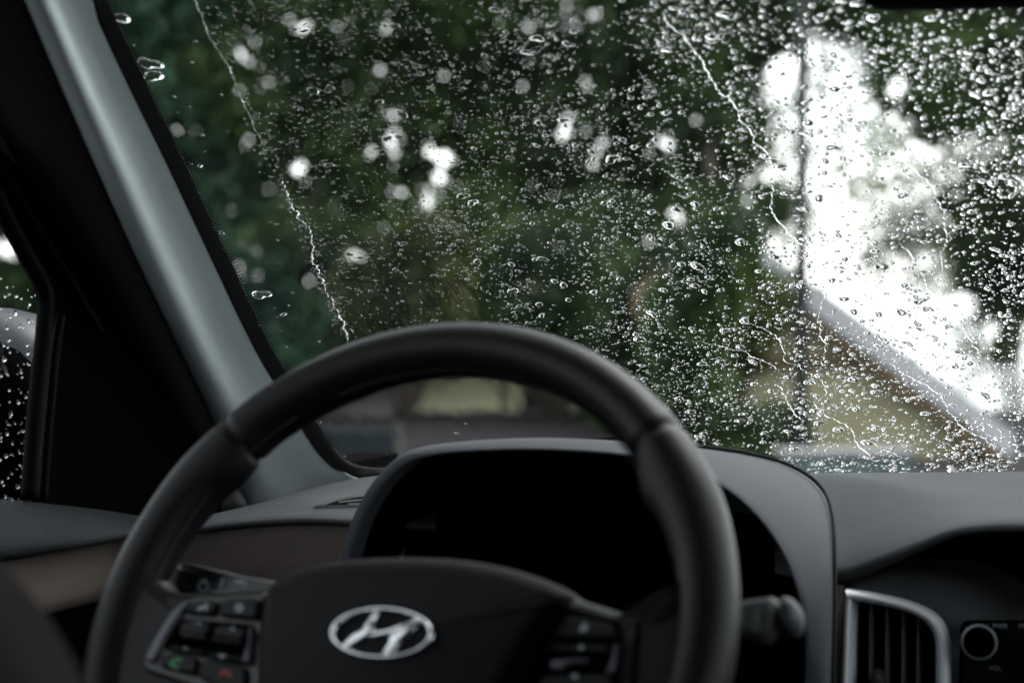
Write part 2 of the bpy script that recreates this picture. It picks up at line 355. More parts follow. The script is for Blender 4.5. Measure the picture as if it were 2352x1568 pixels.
# side demister vent on the dash top
vo = [(725, 1167), (770, 1152), (830, 1142), (905, 1134), (905, 1157), (850, 1163), (790, 1166)]
bpy.context.view_layer.update(); _dg = bpy.context.evaluated_depsgraph_get(); _sd = bpy.data.objects['dash_side_top']
_bv = BVHTree.FromObject(_sd, _dg); _so = ORG[_sd.parent.name]
def onL(x, y, h=0):
    d = ray(x, y).normalized(); P, n, _, _ = _bv.ray_cast(-_so, d)
    if P is None: return ray(x, y)*1.5
    n = n if n.z > 0 else -n; return P+_so+n*h
ol = catmull(vo+[vo[0]], 4)[:-1]; vc_ = (842, 1153); n_ = len(ol)
sv = MB(); q_ = lambda k, h: [onL(vc_[0]+(x-vc_[0])*k, vc_[1]+(y-vc_[1])*k, h) for x, y in ol]
sv.add(q_(1.06, .0002)+q_(.98, .0022)+q_(.90, .0010), [(r_*n_+j, r_*n_+(j+1) % n_, (r_+1)*n_+(j+1) % n_, (r_+1)*n_+j) for r_ in (0, 1) for j in range(n_)], 0)
qq = q_(.91, .0009); sv.add(qq+[onL(vc_[0], vc_[1], .0009)], [(j, (j+1) % n_, n_) for j in range(n_)], 1)
vent0 = sv.build('demister_vent', [M_dash, M_black], car)
for a, b in (((778, 1156.5), (900, 1145)), ((800, 1162), (900, 1154))):
    m_ = MB(); K = 8; up = [onL(a[0]+(b[0]-a[0])*k/K, a[1]+(b[1]-a[1])*k/K-1.6, .0016) for k in range(K+1)]; dn = [onL(a[0]+(b[0]-a[0])*k/K, a[1]+(b[1]-a[1])*k/K+1.6, .0012) for k in range(K+1)]
    m_.add(up+dn, [(k, k+1, K+2+k, K+1+k) for k in range(K)]); m_.build('vent_slat', M_button, vent0)

# ---- instrument hood
I = [(768, 1470), (782, 1390), (796, 1330), (806, 1290), (832, 1205), (874, 1127), (932, 1068), (992, 1046), (1100, 1036), (1250, 1034), (1430, 1046), (1560, 1075), (1660, 1120), (1740, 1190), (1800, 1280), (1835, 1380), (1850, 1480), (1846, 1660), (1846, 2100)]
Ot = [(758, 1470), (772, 1390), (786, 1330), (798, 1280), (822, 1195), (865, 1113), (925, 1050), (986, 1026), (1100, 1013), (1250, 1007), (1430, 1013), (1590, 1026), (1710, 1042), (1810, 1070), (1880, 1118), (1908, 1190), (1914, 1330), (1910, 1660), (1910, 2100)]
YI = [1.27]*19; YO_ = [1.285, 1.285, 1.285, 1.285, 1.285, 1.285, 1.29, 1.30, 1.31, 1.32, 1.33, 1.345, 1.36, 1.375, 1.38, 1.375, 1.36, 1.35, 1.35]
YO = YO_[:-4]+[1.355, 1.315, 1.265, 1.245]
ri = [PY(x, y, Y) for (x, y), Y in zip(I, YI)]; ro = [PY(x, y, Y) for (x, y), Y in zip(Ot, YO)]
cc = Vector(PY(1330, 1400, 1.35))
rim1 = [p+(o-p)*.10+Vector((0, -.004, 0)) for p, o in zip(ri, ro)]
rmid = [p+(o-p)*.5+((o-cc).normalized()*.006)+Vector((0, -.006, 0)) for p, o in zip(ri, ro)]
rin = [p+Vector((0, .012, 0))+(cc-p).normalized()*.002 for p in ri]
rback = [o+Vector((0, (.22 if i < 10 else .05), -.022 if i > 5 else 0))-(o-cc).normalized()*(.010 if i < 11 else .03) for i, o in enumerate(ro)]
rb1 = [o+Vector((0, .015, 0))-(o-cc).normalized()*.001 for o in ro]
hood = loft([rin, ri, rim1, rmid, ro, rb1, rback], 'instrument_hood', M_hood, car, nu=4, sub=1)
mb = MB(); mb.tube([o+(o-cc).normalized()*.0008+Vector((0, .002, 0)) for o in catmull([tuple(p) for p in ro[11:]], 5) for o in [Vector(o)]], .0013, 6); mb.build('hood_seam', M_rubber, hood, smooth=True)
# dark tunnel inside the hood and the unlit instrument panel
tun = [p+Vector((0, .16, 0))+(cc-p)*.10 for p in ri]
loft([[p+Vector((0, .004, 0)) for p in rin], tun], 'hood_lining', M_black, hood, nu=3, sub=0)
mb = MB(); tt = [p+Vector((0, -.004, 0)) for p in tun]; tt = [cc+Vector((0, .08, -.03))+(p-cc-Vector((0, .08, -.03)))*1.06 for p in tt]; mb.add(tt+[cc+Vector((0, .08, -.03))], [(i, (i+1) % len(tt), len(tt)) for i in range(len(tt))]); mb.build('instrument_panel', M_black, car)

# ---- centre console
ct = [PY(*c) for c in [(1905, 1352, 1.42), (1950, 1335, 1.42), (2010, 1319, 1.425), (2070, 1312, 1.43), (2190, 1318, 1.43), (2290, 1350, 1.43), (2400, 1400, 1.43), (2800, 1420, 1.43)]]
c1 = [p+Vector((0, -.012, -.006)) for p in ct]
c2 = [PY(*c) for c in [(1905, 1450, 1.385), (1950, 1450, 1.385), (2010, 1450, 1.385), (2070, 1450, 1.385), (2190, 1450, 1.385), (2290, 1450, 1.385), (2400, 1450, 1.385), (2800, 1470, 1.385)]]
c3 = [PY(*c) for c in [(1905, 1700, 1.36), (1950, 1700, 1.36), (2010, 1700, 1.36), (2070, 1700, 1.36), (2190, 1700, 1.36), (2290, 1700, 1.36), (2400, 1700, 1.36), (2800, 1720, 1.36)]]
c0 = [p+Vector((0, .09, .0)) for p in ct]
console = loft([c0, ct, c1, c2, c3], 'center_console', M_dash2, car, nu=4, sub=1)
# black wall at the back of the tray
mb = MB(); mb.add([PY(1850, 1180, 1.52), PY(3900, 1180, 1.48), PY(3900, 1500, 1.48), PY(1850, 1500, 1.52)], [(0, 1, 2, 3)])
mb.build('tray_wall', M_black, console)
mb = MB(); mb.add([Vector((.64, 1.36, -.16)), Vector((.64, 1.7, -.16)), Vector((.64, 1.7, -.7)), Vector((.64, 1.3, -.7))], [(0, 1, 2, 3)])
mb.build('tray_lining', M_black, console)
mb = MB(); mb.add([PY(2420, 1200, 1.36), PY(3900, 1225, 1.33), PY(3900, 2300, 1.30), PY(2420, 2300, 1.32)], [(0, 1, 2, 3)])
mb.build('lower_panel', M_black, console)
# brown strip between the hood and the vent
mb = MB(); q = [PY(1916, 1343, 1.372), PY(1939, 1343, 1.372), PY(1930, 1700, 1.352), PY(1868, 1700, 1.352), PY(1895, 1500, 1.36)]
mb.add(q, [(0, 1, 2, 3, 4)]); mb.build('console_fabric', M_brown, console)
M_slat = mat('slat_plastic', (.07, .075, .08), .5, spec=.3)
# air vent with a silver surround
YV = 1.372
def vp(x, y, h=0): p = PY(x, y, YV-(y-1450)*.0001); return p+Vector((0, -h, 0))
out_ = [(1945, 1351), (1990, 1356), (2035, 1364), (2075, 1373), (2110, 1385), (2145, 1403), (2168, 1426), (2180, 1455), (2184, 1490), (2184, 1600), (2184, 1720)]
in_ = [(1968, 1383), (2000, 1387), (2030, 1393), (2065, 1401), (2095, 1411), (2118, 1424), (2134, 1441), (2143, 1462), (2147, 1490), (2147, 1600), (2147, 1720)]
av = MB()
oL = [(1945, 1351), (1940, 1450), (1934, 1600), (1930, 1720)]; iL = [(1968, 1383), (1966, 1450), (1962, 1600), (1960, 1720)]
def frame_strip(o_, i_):
    o2, i2 = catmull(o_, 4), catmull(i_, 4); rows = []
    for t, h in ((0, 0), (.06, .008), (.35, .011), (.6, .010), (.85, .004), (1.0, -.004), (1.0, -.016)):
        rows.append([vp(a[0]+(b[0]-a[0])*t, a[1]+(b[1]-a[1])*t, h) for a, b in zip(o2, i2)])
    n = len(o2); v = [p for r_ in rows for p in r_]
    return v, [(i*n+j, i*n+j+1, (i+1)*n+j+1, (i+1)*n+j) for i in range(len(rows)-1) for j in range(n-1)]
vent = O('air_vent', *(lambda p: (p, [tuple(range(len(p)))]))([vp(x, y, -.012) for x, y in [(1958, 1372), (1990, 1374), (2035, 1382), (2100, 1400), (2140, 1425), (2160, 1460), (2165, 1720), (1950, 1720)]]), M_black, car)
for args in ((out_, in_), (oL, iL)): v, f = frame_strip(*args); av.add(v, f)
av.build('vent_frame', M_silver, vent, smooth=True)
for k, x in enumerate((2000, 2037, 2075, 2109)):
    s = MB(); s.add([vp(x-2, 1388+k*6, .002), vp(x+1.5, 1388+k*6, .002), vp(x-1, 1720, .002), vp(x-4.5, 1720, .002), vp(x+4, 1390+k*6, -.010), vp(x+4, 1720, -.010)], [(0, 1, 2, 3), (1, 4, 5, 2)]); s.build('vent_slat', M_slat, vent)
s = MB(); s.tube([vp(2021, 1540, .004), vp(2021, 1560, .008), vp(2020, 1640, .008)], [.004, .006, .006], 10); s.build('vent_tab', M_button, vent, smooth=True)
# stereo with its knob
YS = 1.372
st = MB(); sp_ = chaikin([(2211, 1428), (2450, 1428), (2900, 1432), (2900, 1720), (2450, 1720), (2207, 1720)], 0)
def rnd(pts, r, n=5):
    out = []
    for i, p in enumerate(pts):
        p = np.array(p, float); a = np.array(pts[i-1], float); b = np.array(pts[(i+1) % len(pts)], float)
        da = (a-p)/np.hypot(*(a-p)); db = (b-p)/np.hypot(*(b-p)); rr = min(r, np.hypot(*(a-p))*.45, np.hypot(*(b-p))*.45)
        for k in range(n+1):
            t = k/n; out.append((p+da*rr)*(1-t)**2+p*2*t*(1-t)+(p+db*rr)*t*t)
    return out
pillow(st, rnd([(2211, 1428), (2900, 1430), (2900, 1720), (2207, 1720)], 22), -.004, .004, 3, 3, lambda a, b, h: PY(a, b, YS-.002-h), 0)
pillow(st, rnd([(2205, 1423), (2906, 1425), (2906, 1726), (2201, 1726)], 24), -.004, .0025, 1, 1, lambda a, b, h: PY(a, b, YS-.0015-h), 1)
stereo = st.build('stereo', [M_gloss, M_black], car, smooth=False)
kb = MB()
def disc(c, r0, h0, r1, h1, m, n=40):
    v = []; f = []
    for r_, h in ((r0, h0), (r1, h1)): v += [PY(c[0], c[1], YS-h)+Vector((r_*math.cos(2*math.pi*i/n), 0, r_*math.sin(2*math.pi*i/n))) for i in range(n)]
    return v, [(i, (i+1) % n, n+(i+1) % n, n+i) for i in range(n)]
kc = (2249, 1474)
for a in ((.0125, .004, .0115, .020, 0), (.0115, .020, .0112, .022, 1), (.0112, .022, .0098, .0225, 1), (.0098, .0225, .0092, .0200, 0)):
    v, f = disc(kc, *a); kb.add(v, f, a[4])
v, f = disc(kc, .0092, .0200, .0001, .0205, 0); kb.add(v, f, 0)
kb.build('volume_knob', [M_black, M_ring], stereo, smooth=False)
def text_mesh(txt, x, y, size, fn, m):
    cu = bpy.data.curves.new('t', 'FONT'); cu.body = txt; cu.size = 1; cu.align_x = 'CENTER'; cu.align_y = 'CENTER'
    ob = bpy.data.objects.new('t', cu); COL.objects.link(ob); dg = bpy.context.evaluated_depsgraph_get(); dg.update()
    me = bpy.data.meshes.new_from_object(ob.evaluated_get(dg)); vs = [v.co.copy() for v in me.vertices]; fs = [tuple(p.vertices) for p in me.polygons]
    bpy.data.objects.remove(ob); bpy.data.curves.remove(cu); bpy.data.meshes.remove(me)
    return [fn(x+v.x*size, y-v.y*size) for v in vs], fs
for t, x, y, s in (('PUSH', 2252, 1438, 15), ('PWR', 2297, 1437, 16), ('VOL', 2286, 1534, 15), ('MEDIA', 2362, 1437, 15)):
    v, f = text_mesh(t, x, y, s, lambda a, b: PY(a, b, YS-.0066), None); tm = MB(); tm.add(v, f); tm.build('stereo_lettering', M_icon, stereo)
s = MB(); pillow(s, rnd([(2226, 1568), (2600, 1568), (2600, 1700), (2224, 1700)], 8), 0, .004, 3, 3, lambda a, b, h: PY(a, b, YS-.006-h), 0); s.build('stereo_button', M_button, stereo)

# ---- steering wheel
WC = Vector((-.4144, 1.0159, -.186)); TT, WW = .5237, -.1328
E1 = Vector((math.cos(WW), math.sin(WW), 0)); E2 = Vector((-math.sin(TT)*math.sin(WW), math.sin(TT)*math.cos(WW), math.cos(TT))); EN = E1.cross(E2)
EN = EN if EN.y < 0 else -EN
def WL(x, y, h=0):
    d = ray(x, y); P = d*((WC+EN*h).dot(EN)/d.dot(EN))-WC; return np.array([P.dot(E1), P.dot(E2)])
def WXF(a, b, h): return WC+E1*a+E2*b+EN*h
RM = .1706; NS, NR = 480, 28
v = []
for i in range(NS):
    th = 2*math.pi*i/NS; dg = math.degrees(th) % 360
    rr, ra = .0147, .0168
    def g(c, w): d = (dg-c+180) % 360-180; return math.exp(-(d/w)**2)
    rr += .0022*g(30, 9)+.0018*g(150, 9)+.0006*g(8, 16)+.0006*g(172, 16)          # thumb rests and thicker grips
    gro = 1-.15*max(g(43.5, .8), g(139.5, .6), g(-60, .55), g(240, .55))
    ctr_ = WC+(E1*math.cos(th)+E2*math.sin(th))*(RM-.001*g(30, 9)); er = E1*math.cos(th)+E2*math.sin(th)
    for j in range(NR):
        a = 2*math.pi*j/NR; ca, sa = math.cos(a), math.sin(a)
        bump_in = .005*(g(36, 5)+g(144, 5))*max(0, -ca)
        v.append(ctr_+er*((rr*gro+bump_in)*ca)+EN*(ra*gro*sa))
f = [(i*NR+j, i*NR+(j+1) % NR, ((i+1) % NS)*NR+(j+1) % NR, ((i+1) % NS)*NR+j) for i in range(NS) for j in range(NR)]
wheel = O('steering_wheel', v, f, M_leather, car)
# stitching along the inner side of the rim
for rng_ in ((52, 20, -1), (128, 178, 1), (60, 118, 1)):
    a0, a1, _ = rng_; n = int(abs(a1-a0)/1.3)
    sm = MB()
    for k in range(n):
        th = R(a0+(a1-a0)*k/n); er = E1*math.cos(th)+E2*math.sin(th); tt_ = -E1*math.sin(th)+E2*math.cos(th)
        p = WC+er*(RM-.0158)+EN*.006; sm.tube([p-tt_*.0014-EN*.0010, p+tt_*.0014+EN*.0012], .0005, 5)
    sm.build('rim_stitching', MATS.get('thread') or mat('thread', (.02, .02, .02), .6), wheel)
# spokes
def poly(pts, h): return [WL(x, y, h) for x, y in pts]
sp1 = MB(); pl = chaikin(poly([(300, 1230), (352, 1250), (372, 1330), (398, 1357), (470, 1361), (640, 1345), (700, 1345), (700, 1700), (240, 1700), (236, 1500), (255, 1380)], 0), 2)
pillow(sp1, pl, -.016, .010, .010, 5, WXF); sp1.build('spoke', M_leather, wheel, smooth=True)
sp2 = MB(); pl = chaikin(poly([(1200, 1330), (1290, 1362), (1370, 1387), (1450, 1412), (1500, 1423), (1540, 1412), (1566, 1378), (1580, 1310), (1620, 1310), (1655, 1400), (1640, 1700), (1050, 1700), (1100, 1400)], 0), 2)
pillow(sp2, pl, -.016, .012, .009, 5, WXF); sp2.build('spoke', M_leather, wheel, smooth=True)
# hub cover
hb = MB(); HP = [(612, 1372), (618, 1352), (650, 1328), (710, 1306), (800, 1291), (920, 1287), (1040, 1292), (1140, 1309), (1220, 1333), (1288, 1364), (1292, 1374), (1240, 1440), (1190, 1520), (1140, 1640), (1080, 1760), (900, 1850), (740, 1830), (640, 1740), (598, 1640), (600, 1500)]
pl = inset(chaikin(poly(HP, .014), 2), -.006)
pillow(hb, pl, -.012, .020, .016, 7, WXF, crown=.006); hub = hb.build('hub_cover', M_hub, wheel, smooth=True)
# dark channel on the right of the hub
ch = MB(); pl = chaikin(poly([(1232, 1385), (1270, 1366), (1297, 1372), (1245, 1460), (1190, 1600), (1160, 1700), (1080, 1700), (1130, 1570)], .024), 1)
pillow(ch, pl, .004, .0225, .003, 3, WXF); ch.build('hub_channel', M_black, wheel, smooth=True)
# switch panels
def button(name, pts, h0, h1, parent, m, icons=(), mm=None, ins=.0018, it=1):
    b = MB(); pl = rnd([tuple(WL(x, y, h1)) for x, y in pts], .0035, 3); pillow(b, pl, h0, h1, ins, 3, WXF, 0)
    for kind, ip in icons:
        q = [WXF(*WL(x, y, h1+.0004), h1+.0004) for x, y in ip]; b.add(q, [tuple(range(len(q)))], 1)
    return b.build(name, [m, mm or M_icon], parent)
def circ(c, r0, n=16, sq=1.0): return [(c[0]+r0*math.cos(2*math.pi*k/n), c[1]+r0*sq*math.sin(2*math.pi*k/n)) for k in range(n)]
def ringq(c, r0, r1, a0=0, a1=360, n=12, sq=1.0):
    out = []
    for k in range(n):
        p, q = R(a0+(a1-a0)*k/n), R(a0+(a1-a0)*(k+1)/n)
        out.append(('q', [(c[0]+r*math.cos(t), c[1]-r*sq*math.sin(t)) for r, t in ((r0, p), (r1, p), (r1, q), (r0, q))]))
    return out
H = .013
lp = button('switch_panel', [(322, 1522), (352, 1460), (388, 1404), (418, 1378), (450, 1366), (612, 1354), (604, 1450), (598, 1620), (480, 1590), (330, 1540)], .006, H-.001, wheel, M_gloss, ins=.002)
button('panel_trim', [(327, 1512), (356, 1456), (392, 1400), (420, 1378), (440, 1374), (412, 1410), (378, 1466), (350, 1524)], H-.004, H+.002, wheel, M_trimgrey, ins=.002)
HB = H+.0028
phone = [('q', [(452, 1398), (462, 1390), (470, 1392), (474, 1384), (478, 1386), (474, 1398), (466, 1396), (458, 1402)]), ('q', [(470, 1400), (474, 1396), (475, 1402)])]
button('voice_button', [(417, 1404), (431, 1384), (455, 1375), (502, 1372), (489, 1411)], H-.003, HB, wheel, M_button, phone)
button('mode_button', [(509, 1372), (593, 1366), (589, 1421), (496, 1411)], H-.003, HB, wheel, M_button, ringq((549, 1395), 5, 9.5)+[('q', circ((549, 1395), 1.8, 8))])
button('rocker_recess', [(414, 1416), (586, 1430), (568, 1523), (370, 1490)], H-.003, H+.0012, wheel, M_black)
button('volume_rocker', [(420, 1420), (486, 1428), (472, 1460), (404, 1452)], H-.003, H+.0030, wheel, M_button, [('q', [(446, 1428), (454, 1429), (454, 1431), (446, 1430)]), ('q', [(457, 1427), (461, 1427), (460, 1433), (456, 1433)])])
button('seek_rocker', [(496, 1430), (566, 1440), (556, 1470), (484, 1461)], H-.003, H+.0030, wheel, M_button, [('q', [(528, 1446), (534, 1437), (540, 1447), (536, 1447), (534, 1443), (531, 1446)])])
button('volume_rocker_lower', [(394, 1478), (470, 1490), (464, 1502), (380, 1490)], H-.003, H+.0036, wheel, M_button, [('q', circ((426, 1488), 4, 8, .8))])
button('seek_rocker_lower', [(478, 1492), (568, 1506), (564, 1522), (470, 1506)], H-.003, H+.0036, wheel, M_button, [('q', [(500, 1502), (520, 1503), (509, 1511)])])
button('rocker_bar', [(412, 1450), (466, 1458), (466, 1463), (410, 1456)], H-.003, H+.0046, wheel, M_trimgrey, ins=.0006)
button('rocker_bar', [(484, 1462), (548, 1469), (547, 1474), (482, 1467)], H-.003, H+.0046, wheel, M_trimgrey, ins=.0006)
button('rocker_edge', [(571, 1440), (577, 1436), (570, 1520), (552, 1517), (564, 1490)], H-.003, H+.0040, wheel, M_trimgrey, ins=.001)
button('call_button', [(370, 1495), (455, 1506), (447, 1549), (360, 1528)], H-.003, HB, wheel, M_button,
       [('q', [(388, 1526), (392, 1517), (402, 1511), (418, 1510), (420, 1515), (412, 1519), (405, 1517), (400, 1522), (404, 1528), (412, 1531), (410, 1536), (400, 1534)])], M_icong)
button('hang_up_button', [(461, 1508), (566, 1527), (560, 1610), (450, 1552)], H-.003, HB, wheel, M_button,
       [('q', [(503, 1550), (506, 1541), (515, 1537), (526, 1539), (532, 1547), (530, 1554), (523, 1552), (518, 1546), (511, 1547), (509, 1551)])], M_iconr)
button('switch_panel', [(1288, 1380), (1310, 1382), (1400, 1404), (1466, 1424), (1452, 1700), (1140, 1700), (1190, 1560), (1240, 1460)], .006, H-.001, wheel, M_hood, ins=.003)
button('switch_surround', [(1286, 1394), (1400, 1416), (1425, 1432), (1424, 1500), (1414, 1700), (1180, 1700), (1228, 1520)], H-.004, H+.0008, wheel, M_black)
button('panel_seam', [(1458, 1424), (1467, 1424), (1456, 1600), (1452, 1700), (1440, 1700), (1446, 1560)], H-.004, H+.0005, wheel, M_black, ins=.0005)
button('cruise_button', [(1292, 1407), (1398, 1428), (1414, 1440), (1413, 1463), (1260, 1461)], H-.003, HB, wheel, M_button,
       [('q', [(1331, 1446), (1335, 1434), (1345, 1430), (1351, 1436), (1347, 1446), (1338, 1451)])])
button('cruise_rocker', [(1258, 1474), (1402, 1474), (1398, 1496), (1250, 1494)], H-.003, H+.0026, wheel, M_button, [('q', circ((1335, 1486), 5.5, 10, 1.1))])
button('rocker_bar', [(1262, 1512), (1350, 1508), (1346, 1518), (1296, 1522), (1290, 1534), (1260, 1534)], H-.003, H+.003, wheel, M_trimgrey, ins=.001)
button('rocker_edge', [(1408, 1475), (1416, 1475), (1410, 1540), (1385, 1546), (1400, 1530)], H-.003, H+.003, wheel, M_trimgrey, ins=.001)
button('cancel_button', [(1240, 1545), (1405, 1545), (1398, 1700), (1190, 1700)], H-.003, HB, wheel, M_button, [('q', circ((1320, 1552), 7, 10, .8))])
# emblem on the hub
em = MB(); HE = .0250; ec = WL(880, 1456, HE); ex = WL(1001, 1456, HE)-ec; ey = WL(880, 1397, HE)-ec
n = 72; rws = ((1.0, 0), (.99, .0026), (.955, .0036), (.91, .0030), (.895, 0))
v = [WXF(*(ec+ex*r*math.cos(2*math.pi*i/n)+ey*r*math.sin(2*math.pi*i/n)*(1 if r > .99 else 1-(1-r)*.25)), HE+h) for r, h in rws for i in range(n)]
em.add(v, [(k*n+i, k*n+(i+1) % n, (k+1)*n+(i+1) % n, (k+1)*n+i) for k in range(4) for i in range(n)])
def strk(pts, hh):
    pl = chaikin([tuple(WL(x, y, HE+.002)) for x, y in pts], 1); pillow(em, pl, HE-.001, HE+hh, .0022, 4, WXF)
strk([(855, 1399), (874, 1402), (860, 1424), (862, 1443), (852, 1456), (842, 1464), (812, 1482), (792, 1498), (777, 1491), (800, 1464), (822, 1446), (842, 1436), (848, 1420)], .0032)
strk([(953, 1413), (970, 1421), (958, 1436), (938, 1458), (918, 1478), (898, 1513), (870, 1514), (880, 1494), (896, 1470), (890, 1456), (912, 1448), (936, 1434)], .0033)
strk([(836, 1452), (870, 1448), (905, 1440), (940, 1426), (954, 1428), (915, 1450), (880, 1458), (842, 1466)], .0026)
emb = em.build('emblem', M_chrome, wheel, smooth=True)
m_ = MB(); q = [WXF(*(ec+ex*1.03*math.cos(2*math.pi*i/n)+ey*1.04*math.sin(2*math.pi*i/n)), HE-.0004) for i in range(n)]; m_.add(q, [tuple(range(n))]); m_.build('emblem_backing', M_gloss, wheel)
# steering column behind
mb = MB(); mb.tube([WXF(0, -.05, -.03), WXF(0, -.07, -.10), WXF(0, -.10, -.30)], [.045, .045, .05], 24); mb.build('column_shroud', M_black, car, smooth=True)
# ---- stalks
def stalk_pad(mb, pts, h0, h1, ins, m=0, it=1):
    pl = chaikin([tuple(WL(x, y, h0)) for x, y in pts], it); pillow(mb, pl, h0-(h1-h0)*1.2, h1, ins, 5, WXF, m)
s = MB(); stalk_pad(s, [(409, 1366), (414, 1312), (424, 1302), (456, 1300), (530, 1319), (600, 1336), (700, 1350), (700, 1400), (560, 1400), (430, 1390)], -.035, -.022, .004)
lever = s.build('turn_signal_lever', M_gloss, car, smooth=True)
s = MB(); hh = -.0212
def WQ(x, y, h): return WXF(*WL(x, y, h), h)
for q in [[p for p in pp] for _, pp in ringq((467, 1346), 8.5, 11.5, 0, 360, 16)]: s.add([WQ(x, y, hh) for x, y in q], [(0, 1, 2, 3)])
for a in range(0, 360, 45):
    t = R(a+22); c, d = math.cos(t), math.sin(t); s.add([WQ(467+c*r-d*wd, 1346-d*r-c*wd, hh) for r, wd in ((14, -1.2), (18, -1.2), (18, 1.2), (14, 1.2))], [(0, 1, 2, 3)])
s.add([WQ(x, y, hh) for x, y in ((463, 1337), (466, 1330), (474, 1331), (472, 1338))], [(0, 1, 2, 3)])
s.add([WQ(x, y, hh) for x, y in ((540, 1330), (562, 1334), (560, 1341), (539, 1338))], [(0, 1, 2, 3)]); s.add([WQ(x, y, hh) for x, y in ((567, 1332), (572, 1333), (565, 1349), (560, 1348))], [(0, 1, 2, 3)])
s.add([WQ(x, y, hh) for x, y in ((511, 1326), (515, 1327), (506, 1352), (502, 1351))], [(0, 1, 2, 3)])
s.build('lever_symbols', M_icon, lever)
s = MB(); stalk_pad(s, [(1500, 1400), (1694, 1388), (1712, 1380), (1760, 1374), (1784, 1372), (1788, 1410), (1780, 1448), (1755, 1472), (1715, 1466), (1694, 1450), (1500, 1470)], -.046, -.040, .004)
stalk_pad(s, [(1776, 1378), (1790, 1378), (1788, 1444), (1774, 1446)], -.050, -.045, .001)
stalk_pad(s, [(1789, 1372), (1816, 1370), (1834, 1386), (1840, 1412), (1834, 1444), (1810, 1454), (1789, 1450)], -.048, -.041, .005)
lev2 = s.build('wiper_lever', mat('stalk_plastic', (.05, .054, .058), .6, spec=.2), car, smooth=True)
s = MB(); hh = -.0392
for c, r0, r1 in (((1740, 1402), 5, 8.5), ((1737, 1438), 6, 10)):
    for _, q in ringq(c, r0, r1, 0, 360, 14): s.add([WQ(x, y, hh) for x, y in q], [(0, 1, 2, 3)])
s.add([WQ(x, y, hh) for x, y in ((1733, 1414), (1745, 1414), (1744, 1424), (1732, 1424))], [(0, 1, 2, 3)]); s.build('lever_symbols', mat('icon_dim', (.16, .18, .18), .7), lev2)

# ---- interior mirror
YM = 1.13
mm = MB(); mp_ = [(x, z) for x, z in [(-.205, .150), (-.198, .140), (-.185, .137), (.08, .132), (.10, .137), (.11, .15), (.11, .205), (.10, .215), (-.19, .222), (-.203, .214)]]
bl = PY(1962, 2, YM); 
mpts = [(1950, -74), (1962, -18), (1972, -2), (1995, 9), (2030, 12), (2700, -4), (2900, -26), (2930, -76), (2930, -256), (2880, -306), (2010, -306), (1960, -266)]
pl = [np.array([PY(x, y, YM).x, PY(x, y, YM).z]) for x, y in mpts]; pl = chaikin(pl, 1)
pillow(mm, pl, -.030, .004, .006, 4, lambda a, b, h: Vector((a, YM-h, b)))
rm = mm.build('rearview_mirror', M_black, car, smooth=True)
q = inset(pl, .0055); m_ = MB(); m_.add([Vector((a[0], YM-.0046, a[1])) for a in q], [tuple(range(len(q)))]); m_.build('mirror_glass', M_mirror, rm)
m_ = MB(); m_.tube([(XC, YM+.02, .19), (XC, YM+.03, .25), (XC, YM+.02, .30)], .012, 12); m_.build('mirror_mount', M_black, rm)

# ---- driver seat shoulder
s = MB(); cx, cy = -.535, .54
v = []; f = []; n1, n2 = 28, 14
outl = [(p.x, p.z) for p in (PY(x, y, .64) for x, y in [(250, 2600), (235, 2000), (225, 1700), (196, 1560), (128, 1440), (62, 1348), (0, 1292), (-150, 1225), (-400, 1190), (-1400, 1180), (-1700, 1400), (-1750, 2600)])]
outl = chaikin(outl, 2)
pillow(s, outl, -.06, .06, .030, 6, lambda a, b, h: Vector((a, .58-h, b)), crown=.01)
s.build('driver_seat', M_seat, car, smooth=True)

# ---- body shell: roof, headliner, sills, rear with added light-blocking panels, doors on the other side
mb = MB(); mb.box((XC, .0, .36), (1.44, 2.42, .03)); mb.box((XC, 1.16, .335), (1.42, .12, .04)); roof = mb.build('roof', M_paint, car)
mb = MB(); mb.box((XC, .0, .33), (1.40, 2.36, .015)); mb.build('headliner', M_head, roof)
mb = MB(); mb.box((XC, .2, -1.05), (1.5, 3.2, .06)); mb.box((XC, -1.25, -.6), (1.5, .08, .9)); mb.box((XC, -1.25, .30), (1.5, .08, .1)); mb.box((XC-.68, -1.25, .05), (.14, .08, .5)); mb.box((XC+.68, -1.25, .05), (.14, .08, .5)); mb.box((XC, -1.24, .05), (1.45, .03, .6)); mb.box((XC-.73, -.85, .06), (.03, .9, .6)); mb.box((XC+.71, -.85, .06), (.03, .9, .6)); mb.build('body_shell_and_blockers', M_black, car)  # black panels over rear and rear side windows are added to block light
mb = MB(); mb.box((XC+.74, .35, -.62), (.05, 3.2, .95)); mb.box((XC+.72, .25, .06), (.05, .10, .52)); mb.box((XC+.73, -.55, .06), (.05, .12, .52)); od = mb.build('passenger_door', M_black, car)
mb = MB(); mb.add([(XC+.735, -1.2, -.15), (XC+.735, 1.55, -.15), (XC+.735, .95, .31), (XC+.735, -1.2, .31)], [(0, 1, 2, 3)]); mb.build('passenger_window', M_sglass, od)
ap = [(XR+.02, WY(XR, z)-.02, z) for z in np.linspace(ZB-.05, ZT+.02, 8)]; mb = MB(); mb.tube(ap, .035, 12); mb.build('pillar_trim', M_pillar, car, smooth=True)
mb = MB(); mb.box((XD-.03, .20, .06), (.05, .12, .52)); mb.box((XD-.03, -.55, .06), (.05, .12, .52)); mb.box((XD-.035, .4, -.62), (.04, 3.1, .9)); mb.build('door_frame', M_black, door)
bn = MB(); rows = []
for Y, z in ((1.86, -.26), (2.1, -.27), (2.5, -.30), (2.75, -.36), (2.9, -.50), (2.95, -.9)): rows.append([Vector((XC+x, Y-.10*(x/.8)**2, z-.05*(x/.8)**4)) for x in np.linspace(-.8, .8, 9)])
loft([[tuple(p) for p in r_] for r_ in rows], 'bonnet', M_paint, car, nu=2, sub=1)
